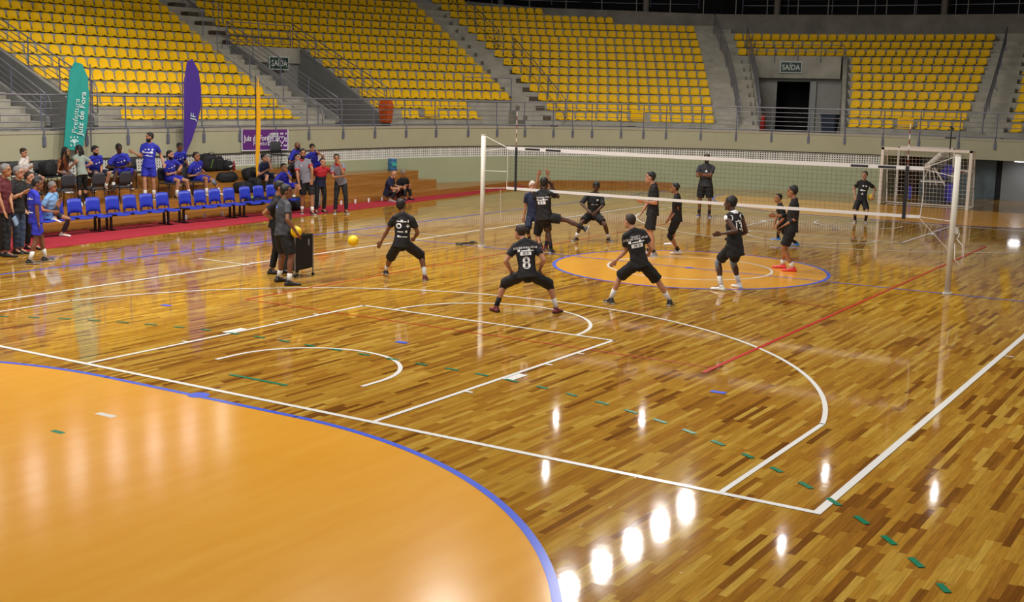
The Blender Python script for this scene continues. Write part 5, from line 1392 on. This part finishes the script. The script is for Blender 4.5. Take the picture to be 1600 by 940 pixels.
        bb_, ff_ = np.array(b0), np.array(fu)
        mb.m = [1 if (np.mean([np.array(V[v_]) for v_ in fc], axis=0)-bb_) @ ff_ < .026*S else 0 for fc in F]
        scc = shoes[i] if isinstance(shoes[0], tuple) else shoes
        mb.mi = 0; o_ = len(mb.v); mb.sweep([an-fu*.03*S-d0*.01*S, an+fu*.02*S-d0*.012*S], [(.043*S, .05*S), (.041*S, .046*S)], sl, 12)
        mb.build('shoe', list(scc), body, smooth=True)
    # ---- hair
    if hs != 'bald':
        mb = MB(); K = {'short': 1.02, 'curly': 1.09, 'afro': 1.14, 'long': 1.04, 'bun': 1.0}[hs]
        mb.ell(hd(0, -.024, .042), (.084*S*K, .094*S*K, .094*S*K), HM, 18, 11)
        mb.ell(hd(0, .006, .084), (.066*S*K, .062*S*K, .038*S*K), HM, 14, 8)
        mb.ell(hd(0, -.045, .018), (.078*S*K, .064*S*K, .082*S*K), HM, 14, 8)
        if hs == 'long':
            for sx in (-.04, 0, .04):
                mb.sweep([hd(sx*.6, -.05, .08), hd(sx*1.3, -.095, -.05), hd(sx*1.5, -.10, -.2), hd(sx*1.2, -.09, -.34), hd(sx*.6, -.085, -.42)], [(.05*S, .04*S), (.055*S, .035*S), (.05*S, .03*S), (.035*S, .022*S), (.012*S, .01*S)], hl, 10, True, True)
            for sx in (-1, 1): mb.sweep([hd(sx*.05, .01, .09), hd(sx*.082, .02, .0), hd(sx*.085, .03, -.15), hd(sx*.07, .04, -.3)], [(.03*S, .03*S), (.028*S, .03*S), (.03*S, .025*S), (.01*S, .01*S)], hl, 8, True, True)
        if hs == 'bun': mb.ell(hd(0, -.1, .05), (.035*S, .035*S, .035*S), HM, 10, 7)
        me = remesh(mb, .010, 1); finish(me, 'hair', [cap and cap or HAIR[hair]], body, wrinkle=.003*S if hs != 'long' else .002, seed=seed)
    if cap == 'x': pass
    if glasses:
        mb = MB()
        for sd in (-1, 1):
            mb.tube([hd(sd*(.032+.022*math.cos(t)), .088, .010+.017*math.sin(t)) for t in np.linspace(0, 2*PI, 11)], .0035*S, 5); mb.tube([hd(sd*.056, .08, .014), hd(sd*.078, .0, .012)], .003*S, 5)
        mb.tube([hd(-.01, .094, .014), hd(.01, .094, .014)], .003*S, 5); mb.build('glasses', eye_m, body)
    # ---- prints on the shirt
    if prints:
        sm = so.data; bvh = BVHTree.FromPolygons([tuple(v) for v in SVt.tolist()], [tuple(p.vertices) for p in sm.polygons])
        for (txt, size, u, v, side, mm, bold) in prints:
            out = cf if side == 'front' else -cf; right = lat if side == 'front' else -lat
            c0 = q(v)+right*u*S
            if txt.startswith('#box'):
                w_, h_ = [float(t) for t in txt.split()[1:3]]; n = 8
                V_ = [((i/n-.5)*w_, (j-.5)*h_) for j in (0, 1) for i in range(n+1)]; F_ = [(i, i+1, n+2+i, n+1+i) for i in range(n)]
            else: V_, F_ = text_shape(txt, size, bold)
            P3 = []
            for p in V_:
                o0 = c0+right*p[0]*S+up*p[1]*S+out*.5; hit = bvh.ray_cast(o0, -out, 1.0)
                P3.append(hit[0]+out*(.006 if mm is not prn_b else .009) if hit[0] else None)
            ok = [h for h in P3 if h is not None]
            if not ok: continue
            F_ = [fc for fc in F_ if all(P3[i] is not None for i in fc)]
            P3 = [h if h is not None else ok[0] for h in P3]
            mb = MB(); mb.add(P3, F_); mb.build('number' if txt.strip().isdigit() else 'print', mm, so)
    return body
LOGO = [('PROJETO', .04, 0, .86, 'back', prn, False), ('JUIZ DE FORA VÔLEI', .045, 0, .79, 'back', prn, True), ('■ ▬▬■▬', .055, 0, .70, 'back', prn, True), ('#box .20 .065', 0, 0, .58, 'back', prn, False), ('SE SI', .06, 0, .58, 'back', prn_b, True)]
LOWP = [('▬▬', .05, -.08, .02, 'back', prn, True), ('■ ▬▬', .045, .09, .02, 'back', prn, True)]
FR = [('▬', .05, -.09, .76, 'front', prn, False), ('●', .06, .0, .76, 'front', prn, False), ('◆', .06, .09, .76, 'front', prn, True)]
FRW = FR+[('■▬▬■▬', .075, 0, .62, 'front', prn, True), ('▬■▬▬', .05, 0, .46, 'front', prn, True)]
TEAM = 'volleyball players in black training kit'; BLUET = 'players in royal blue kit'
# nearest players
person('player with white number 8 in a wide stance, back to us', (822, 490), 180, H=1.80, hip=(824, 428, -.12), neck=(820, 380), head=(814.5, 368), hth=225, LF=(775, 487), RF=(869, 489), LH=(801, 428, .1), RH=(842, 425, .1), le=(793, 410, -.05), re=(847, 410, -.05),
       LK=(789, 447, .1), RK=(857, 449, .1), skin='light', hair='brown', leg=1.05, pads=(1, -1), sockh=.42, socks=(sockb, sockw), shoes=((sh_mar, sole_b), (sh_mar, sole_b)), wf=.92, fout=.5, group=TEAM,
       prints=[('8', .27, 0, .32, 'back', prn, True)]+LOGO[:0]+[('JUIZ DE FORA VÔLEI', .042, 0, .82, 'back', prn, True), ('■ ▬▬■▬', .052, 0, .735, 'back', prn, True), ('#box .18 .055', 0, 0, .635, 'back', prn, False), ('SE SI', .05, 0, .635, 'back', prn_b, True)])
person('player in black in a wide stance, back to us, left arm low', (1000, 477), 192, H=1.80, hip=(999, 411, -.1), neck=(989, 355), head=(982.5, 343.5), hth=235, LF=(954, 474), RF=(1046, 477), LH=(958, 411, .05), RH=(1013, 398, .22), le=(972, 395, .0),
       LK=(968, 433, .1), RK=(1029, 436, .1), skin='light', hair='brown', leg=.92, legw=1.1, sockh=.45, shoes=(sh_blk, sole_w), wf=.92, fout=.4, group=TEAM, prints=LOGO)
person('player in black crouching at the left, back to us', (633, 437), 180, H=1.80, hip=(628, 380, -.1), neck=(630, 337), head=(627.5, 323), hth=150, LF=(602, 431), RF=(664, 438), LH=(593, 382, .05), RH=(646, 374, .2), le=(603, 364, 0), re=(649, 358, -.05),
       LK=(611, 400, .1), RK=(661, 403, .1), skin='brown', hair='black', hs='curly', leg=1.0, pads=(-1,), sockh=.42, shoes=((sh_blk, sole_w), (sh_mar, sole_w)), wf=.95, group=TEAM,
       prints=[('▬■▬ 8', .062, 0, .82, 'back', prn, True), ('●  +', .13, 0, .64, 'back', prn, True), ('▬▬  ■', .055, 0, .45, 'back', prn, False), ('■▬ ▬▬', .045, 0, .27, 'back', prn, True)])
person('tall dark-skinned player with number 13 vest', (1139, 455), 225, top=300, neck=(1146, 325), head=(1139, 312.5), hth=262, LF=(1126, 454), RF=(1154, 450), hip=(1148, 384, 0), LH=(1121, 366, -.2), RH=(1140, 372, .25), le=(1133, 358, -.2),
       skin='dark', hair='black', hs='curly', sleeve=0, shirt2=prn, leg=.8, legw=.95, kout=.0, kneesl=(1, -1), sockh=.42, shoes=(sh_wht, sole_w), wf=.95, hem=-.32, group=TEAM, prints=[('▬■▬', .045, 0, .80, 'back', prn, True), ('13', .19, 0, .62, 'back', prn, True)])
person('player in black kicking one leg up at the net', (860, 396), 150, H=1.84, hip=(852, 338, 0), neck=(848, 291), head=(852.5, 280), hth=140, LF=(861, 395), RF=(913, 357, -.05, 1), LH=(858, 297, .12), RH=(861, 288, .12), re=(870, 314, .0),
       RK=(886, 329, .1), skin='dark', hair='black', hs='curly', leg=.62, legw=1.12, sockh=.5, socks=(sockb, sockb), shoes=(sh_blk, sole_w), group=TEAM, prints=LOGO[1:])
person('blocker behind the kicking player, both hands raised', (850, 391), 185, H=1.76, hip=(848, 342, .05), neck=(847, 302, .1), head=(850, 287), LF=(846, 392.5), RF=(853, 390), LH=(843, 263, .1), RH=(855, 267, .12), le=(838, 290, .1), skin='tan', hair='brown', socks=(sockb, sockb), shoes=(sh_mar, sole_w), leg=.9, group=TEAM)
person('player in white cap and navy kit beyond the net', (834, 378), 5, H=1.74, hip=(832.5, 336, 0), neck=(832.5, 301), head=(832, 292), LF=(841, 378), RF=(827, 377), RH=(818, 345, .0), LH=(850, 344, .05), re=(821, 325, .1), skin='light', shirt=c_navyp, bottom=c_navy, cap=c_white, leg=.85, pads=(1, -1), sockh=.3, socks=(sockb, sockb), shoes=(sh_grey, sole_w), wf=.9)
person('player in black crouching beyond the net, hands together', (926, 377), 0, H=1.80, hip=(927, 335, .2), neck=(929, 303), head=(931.5, 293), hpit=10, RF=(900, 376), LF=(951, 377), RH=(920, 330, -.25), LH=(929, 333, -.25), LK=(942, 345, -.1), RK=(910, 346, -.1), re=(913, 318, -.05), le=(943, 320, -.05),
       skin='dark', hair='black', hs='curly', leg=.72, legw=1.05, sleeve=.95, sockh=.35, fout=.5, group=TEAM, prints=[('◆', .06, .08, .76, 'front', prn, True), ('~ ~', .12, .02, .55, 'front', prn, True)])
person('player in black with bent arms, in profile beyond the net', (1018, 400), 268, top=271, LF=(1021, 401), RF=(1013, 398), neck=(1022, 291), head=(1017, 280), LH=(1001, 314, -.1), RH=(1001, 335, .18), le=(1019, 322, -.12), skin='light', hair='black', leg=.85, socks=(sockb, sockb), sockh=.15, shoes=(sh_grey, sole_w), wf=.95, group=TEAM)
person('player in black with knee pads and white shoes, leaning left', (1052, 396), 262, top=282, H=1.74, hip=(1057.5, 342, 0), neck=(1058, 299), head=(1053, 288.5), LF=(1060, 397), RF=(1048, 390), LH=(1045, 344, -.1), RH=(1042, 345, .08), le=(1055, 326, -.12), skin='tan', hair='black', leg=.78, pads=(1, -1), socks=(sockb, sockw), sockh=.25, shoes=(sh_wht, sole_w), wf=.95, group=TEAM)
person('coach with folded arms and black cap at the far side', (1099, 339), 0, top=238, LF=(1108, 339), RF=(1092, 338), LH=(1094, 271, -.22), RH=(1105, 273, -.25), le=(1112, 274, -.02), re=(1086, 274, -.02), skin='brown', hair='black', beard=True, shirt=c_dgrey, leg=.9, legw=1.05, socks=(sockb, sockb), sockh=.3, shoes=(sh_navy, sole_w), wf=1.08, prints=[('▲', .08, 0, .72, 'front', prn, True)])
person('player in long black sleeves and coral red shoes, arm out', (1227, 423), 262, top=289, LF=(1238, 424), RF=(1222, 419), neck=(1242, 309), head=(1237.5, 298), hip=(1237, 357, 0), LH=(1222, 354, -.12), RH=(1207, 337, .05), le=(1240, 338, -.15), skin='tan', hair='black', sleeve=1.6, leg=.82, legw=1.05, sockh=.25, shoes=(sh_red, sh_red), wf=.93, group=TEAM)
person('small player in black with blue shoes behind the red-shoed player', (1228, 385), 280, H=1.64, hip=(1224, 346, 0), neck=(1219, 320), head=(1216, 311), hth=300, LF=(1244, 384), RF=(1214, 379), LH=(1212, 354, -.1), RH=(1208, 355, .0), skin='tan', hair='black', leg=.8, socks=(sockb, sockb), sockh=.8, shoes=(sh_blue, sole_w), wf=.9, group=TEAM)
person('boy in black holding a yellow ball by the far goal', (1343, 349), 0, top=262, LF=(1352, 349), RF=(1336, 348), neck=(1351, 279), head=(1351.5, 269.5), hth=335, hip=(1346, 311, 0), RH=(1336.5, 309, -.02), LH=(1363, 308, -.05), le=(1364, 297, .05), skin='light', hair='brown', leg=.82, sockh=.65, socks=(sockb, sockb), shoes=(sh_grey, sole_w), wf=.92, group=TEAM, prints=[('● ◆', .07, .04, .76, 'front', prn, True), ('▬■▬▬', .07, 0, .52, 'front', prn, True), ('▲', .08, 0, .32, 'front', prn, True)])
# coaches by the ball cart
person('man in grey camouflage shirt holding a ball by the cart', (441, 445), 112, top=290, LF=(436, 440), RF=(452, 446), neck=(443, 317), head=(447, 303), hth=85, RH=(466, 367, -.12), LH=(466, 362, .22), re=(448, 356, -.25), skin='brown', hair='black', shirt=c_camo, leg=.9, legw=1.05, sockh=.3, shoes=(sh_blk, sh_blk), wf=1.08, prints=[('■■', .06, -.02, .84, 'back', M('print_sky', '#6f8bd8', .6), True), ('(', .09, -.1, .72, 'back', prn, True)])
person('man in all black with a face mask behind the cart coach', (431, 429), 85, top=281, LF=(440, 427), RF=(425, 428), neck=(433, 309), head=(437.5, 295), hth=78, RH=(434, 347, .05), re=(419, 336, -.05), LH=(440, 350, .2), skin='tan', hair='black', mask=True, leg=1.92, shoes=(sh_blk, sh_blk), wf=1.02)
# left edge group
person('man in maroon shirt and dark trousers at the left edge', (8, 404), 62, top=261, LF=(11, 402), RF=(2, 401), neck=(4, 281), head=(8, 271), RH=(9, 337, -.15), LH=(22, 338, -.05), skin='tan', hair='grey', beard=False, shirt=c_maroon, bottom=c_djean, leg=1.92, shoes=(sh_blk, sh_blk), wf=1.12)
person('grey-haired man in black T-shirt with glasses and folded arms', (30, 397), 50, top=262, LF=(33, 396), RF=(25, 396), neck=(27, 284), head=(29, 273), hth=62, RH=(41, 299, -.2), LH=(33, 304, -.2), re=(20, 306, -.15), skin='light', hair='grey', glasses=True, shirt=c_blk, bottom=c_jean, leg=1.92, shoes=(sh_blk, sole_b), wf=1.05)
person('player in royal blue walking beside the man in black', (58, 412), 112, top=281, LF=(71, 409), RF=(47, 413), neck=(52, 301), head=(57.5, 291), hth=80, RH=(61, 360, -.1), LH=(64, 350, .25), skin='brown', hair='black', shirt=c_royal, bottom=c_royal, leg=.75, sockh=.45, shoes=(sh_blk, sole_w), group=BLUET, prints=[('■▬▬■▬', .055, 0, .80, 'back', prn, True), ('~ ~ ~', .07, 0, .5, 'back', prn, False), ('▬■▬', .07, 0, .3, 'back', prn, True)])
person('person in black trousers hidden behind the walking blue player', (46, 390), 55, H=1.74, LF=(56, 390), RF=(43, 390), LH=(66, 325, .0), skin='light', hair='brown', shirt=c_blk, bottom=c_blk2, leg=1.92, shoes=(sh_blk, sh_blk))
person('seated man in light blue shirt with glasses, legs crossed', (98, 370, .014), 55, H=1.76, hip=(78, 334, .05), neck=(80, 303), head=(82, 293), hth=70, hpit=5, LF=(98, 369, .014), RF=(86, 340, -.1, 1), RK=(106, 322, -.15), LK=(98, 334, 0), RH=(87, 331, -.2), LH=(95, 311, -.1), skin='tan', hair='grey', glasses=True, shirt=c_lblue, sleeve=.6, bottom=c_dgrey, leg=1.88, shoes=(sh_wht, sole_w), fout=.1)
# seated row on the tiers
T3, T2, T4 = .8, .5, 1.1
person('seated woman in white top with a blue tablet', ('t', 52, -16.65, T3), 60, H=1.64, hip=(40, 272, .0), neck=(36.5, 250), head=(37, 242), hth=60, hpit=12, LF=('t', 60, -16.6, T3), RF=('t', 52, -16.6, T3), LK=(58, 268, 0), RK=(56, 270, -.1), RH=(48, 262, -.2), LH=(45, 252, -.1), le=(46, 265, 0), skin='light', hair='brown', hs='bun', shirt=c_white, sleeve=1.2, bottom=c_dgrey, leg=.7, socks=(None, None), shoes=(sh_blk, sh_blk), wf=1.0)
_p = Vector((-16.55, tx(54, -16.55, 1.28)[1], 1.28)); tb = thing('tablet', 'blue tablet on the lap of the woman in white', 'tablet', _p); mb = MB(); mb.box(_p, (.25, .18, .015), .6); mb.build('case', M('tablet_blue', '#274a86', .4), tb)
person('seated young woman with long dark hair and rust top', ('t', 102, -16.65, T3), 50, H=1.64, hip=(99, 268, .15), neck=(100, 246), head=(102.8, 238), hth=75, LF=('t', 106, -16.6, T3), RF=('t', 101, -16.6, T3), LH=(109, 271, -.1), RH=(107, 272, -.15), skin='tan', hair='black', hs='long', shirt=c_rust, sleeve=0, bottom=c_ljean, leg=1.88, shoes=(sh_wht, sole_w), wf=.88)
person('standing woman with long hair, sage top and black trousers', ('t', 129, -16.0, T2), 200, top=227, LF=('t', 126, -16.0, T2), RF=('t', 134, -16.15, T2), neck=(123, 244), head=(122.5, 235.5), hth=230, LH=(109, 261, .1), le=(115, 257, 0), RH=(128, 262, .25), skin='light', hair='black', hs='long', shirt=c_sage, sleeve=.7, bottom=c_blk2, leg=1.92, shoes=(sh_wht, sole_w), wf=.88, legw=.9)
person('bearded player in blue seated left of the standing player', ('t', 154, -16.6, T3), 30, H=1.80, hip=(148, 269, .3), neck=(147, 245), head=(149, 236), hth=55, hpit=10, LF=('t', 165, -16.6, T3), RF=('t', 144, -16.6, T3), LH=(158, 271, -.1), RH=(156, 272, -.1), skin='light', hair='black', beard=True, shirt=c_royal, bottom=c_navy, leg=.9, sockh=.3, shoes=(sh_blk, sole_w), group=BLUET, prints=FR)
person('dark-skinned player in blue seated leaning forward', ('t', 188, -16.6, T3), 25, H=1.84, hip=(188, 266, .4), neck=(187, 242), head=(186, 234), hpit=20, LF=('t', 201, -16.6, T3), RF=('t', 176, -16.6, T3), LH=(191, 261, -.15), RH=(184, 262, -.15), le=(197, 256, 0), re=(175, 256, 0), skin='dark', hair='black', shirt=c_royal, bottom=c_royal, leg=.8, sockh=.3, shoes=(sh_blk, sole_w), kout=.5, group=BLUET, prints=FR)
person('standing player in blue pointing with one arm', ('t', 234, -16.25, T2), 350, H=1.86, LF=('t', 241, -16.25, T2), RF=('t', 227, -16.25, T2), neck=(234.5, 219), head=(233, 210.5), hth=285, RH=(205, 236, -.1), re=(219, 243, .05), LH=(256, 258, .0), le=(250, 240, .1), skin='light', hair='black', beard=True, shirt=c_royal, bottom=c_royal, leg=.72, sockh=.42, shoes=(sh_blk, sole_w), group=BLUET, prints=FRW)
person('player in blue bending forward behind the bearded player', ('t', 285, -16.65, T3), 35, H=1.80, hip=(279, 257, .15), neck=(279, 240), head=(280.5, 232), hpit=22, LF=('t', 291, -16.6, T3), RF=('t', 277, -16.7, T3), LH=(294, 259, -.2), RH=(283, 258, -.2), skin='brown', hair='black', shirt=c_royal, bottom=c_navy, leg=.8, shoes=(sh_wht, sole_w), group=BLUET, prints=FR)
person('bearded player in blue seated with crossed arms', ('t', 283, -16.0, T2), 40, H=1.84, hip=(266, 277, .15), neck=(264.5, 252), head=(266, 243.5), hth=55, LF=('t', 296, -15.95, T2), RF=('t', 276, -15.95, T2), LH=(276, 270, -.1), RH=(279, 268, -.15), le=(281, 272, 0), re=(262, 270, -.1), LK=(298, 277, -.1), RK=(277, 277, -.2), skin='light', hair='black', beard=True, shirt=c_royal, bottom=c_royal, leg=.7, sockh=.4, shoes=(sh_blk, sole_w), group=BLUET, prints=FR)
person('player in blue seated with a grey knee sleeve', ('t', 333, -16.0, T2), 45, H=1.84, hip=(306, 277, .1), neck=(306, 254), head=(307, 245.5), hth=55, LF=('t', 344, -15.95, T2), RF=('t', 323, -15.95, T2), LH=(324, 272, -.1), RH=(312, 273, -.15), LK=(342, 274, -.1), RK=(321, 276, -.2), skin='tan', hair='brown', shirt=c_royal, bottom=c_royal, leg=.8, kneesl=(1,), sockh=.35, shoes=(sh_wht, sole_w), group=BLUET, prints=FR+[('▬■▬▬', .05, 0, .5, 'front', prn, True)])
person('seated player in navy jacket resting chin on hand', ('t', 420, -16.0, T2), 35, H=1.80, hip=(413, 274, .45), neck=(411.5, 255), head=(413, 247), hth=60, LF=('t', 427, -15.95, T2), RF=('t', 415, -15.95, T2), LH=(420, 250, -.05), le=(424, 262, -.1), RH=(417, 266, -.2), skin='light', hair='black', shirt=c_navyp, bottom=c_navy, leg=.8, sockh=.6, socks=(sockg, sockb), shoes=(sh_blk, sole_w), group=None)
person('player in blue seated low with hand on mouth', ('t', 452, -15.35, .2), 30, H=1.80, hip=(445, 290, .45), neck=(442.5, 270), head=(443.5, 261.5), hpit=8, LF=('t', 458, -15.35, .2), RF=('t', 447, -15.35, .2), LH=(446.5, 265.5, -.12), le=(453, 278, -.1), RH=(440, 288, -.2), skin='tan', hair='black', shirt=c_royal, bottom=c_royal, leg=.85, shoes=(sh_blk, sole_w), group=BLUET)
person('bald player in blue seated high against the wall', ('t', 469, -16.65, T3), 55, H=1.80, hip=(461, 255, .35), neck=(461, 237), head=(464.5, 229), hth=75, LF=('t', 474, -16.65, T3), RF=('t', 465, -16.65, T3), RH=(466, 250, -.15), skin='brown', hair='black', hs='bald', beard=True, shirt=c_royal, bottom=c_navy, leg=.85, shoes=(sh_blk, sole_w), group=BLUET)
person('dark-clothed man half hidden behind the tall grey polo', ('t', 466, -16.0, T2), 40, H=1.76, hip=(461, 273, .35), neck=(462, 254), head=(465, 245), LF=('t', 473, -16.0, T2), RF=('t', 463, -16.0, T2), skin='light', hair='black', shirt=c_blk, bottom=c_blk2, leg=1.9, shoes=(sh_blk, sole_w))
person('player in blue seated with one knee pulled up', ('t', 494, -16.65, T3), 25, H=1.78, hip=(490, 256, .35), neck=(488, 239), head=(488, 230.5), hpit=10, LF=('t', 500, -16.65, T3), RF=('t', 489, -17.25, T4), RK=(488, 249, -.2), LH=(504, 244, .0), le=(498, 240, 0), skin='light', hair='black', hs='curly', shirt=c_royal, bottom=c_royal, leg=.75, sockh=.4, shoes=(sh_wht, sole_w), group=BLUET, prints=FR[:1])
person('tall man in grey polo with red trim and black shorts', (481, 336), 12, top=231, LF=(488, 335.5), RF=(472, 334), neck=(472, 251), head=(473, 241), RH=(468, 294, -.05), re=(464, 272, -.0), LH=(487, 284, .05), le=(487, 267, .1), skin='tan', hair='black', beard=True, shirt=c_grey, accent=c_red, bottom=c_blk2, leg=.92, sockh=.3, shoes=(sh_blk, sole_w), prints=[('JF', .05, -.07, .78, 'front', prn, True)])
person('man in red and navy polo with hand on chest', (500, 332), 25, top=245, LF=(506, 332), RF=(494, 333), neck=(503, 262), head=(504.5, 252.5), LH=(508, 271, -.2), le=(516, 275, -.05), RH=(503, 276, -.22), re=(494, 277, -.05), skin='light', hair='brown', shirt=c_red, split=c_navyp, bottom=c_blk2, leg=1.92, shoes=(sh_blk, sh_blk), wf=1.1)
person('man in grey polo with hand on chin and dark trousers', (532, 334), 5, top=240, LF=(541, 333), RF=(524, 333), neck=(527, 257), head=(526, 247.5), LH=(530, 254, -.18), le=(537, 270, -.1), RH=(537, 275, -.18), re=(519, 272, -.02), skin='tan', hair='black', shirt=c_grey, accent=c_red, bottom=c_djean, leg=1.92, shoes=(sh_blk, sole_w), wf=.95)
person('bald man in navy shirt squatting on the carpet', ('t', 614, -14.55, .014), 65, H=1.78, hip=(606, 301, .0), neck=(610, 279), head=(615.5, 272.5), hpit=20, LF=('t', 622, -14.5, .014), RF=('t', 610, -14.5, .014), LH=(629, 292, .0), RH=(627, 293, -.15), skin='light', hair='grey', hs='bald', shirt=c_navyp, bottom=c_djean, leg=1.92, shoes=(sh_grey, sole_w), wf=1.05, RK=(624, 292, -.2), LK=(630, 291, 0))
person('grey-haired man in black shirt squatting beside the bald man', ('t', 637, -14.6, .014), 30, H=1.76, hip=(628, 300, .2), neck=(629, 279), head=(630, 271.5), hpit=20, LF=('t', 641, -14.5, .014), RF=('t', 633, -14.5, .014), LH=(638, 289, -.1), RH=(634, 290, -.15), skin='tan', hair='grey', shirt=c_blk, bottom=c_blk2, leg=1.92, shoes=(sh_blk, sh_blk), LK=(642, 290, -.1), RK=(634, 291, -.2))
ph = plane_pt(24, 345, 8, 404, 0, -.05)
mb = MB(); mb.box(ph, (.03, .14, .17), .5, Matrix.Rotation(.4, 3, 'X')); tag(mb.build('notepad', M('notepad', '#7f97b5', .5)), 'pale blue notepad in the hand of the man in maroon', 'notepad')
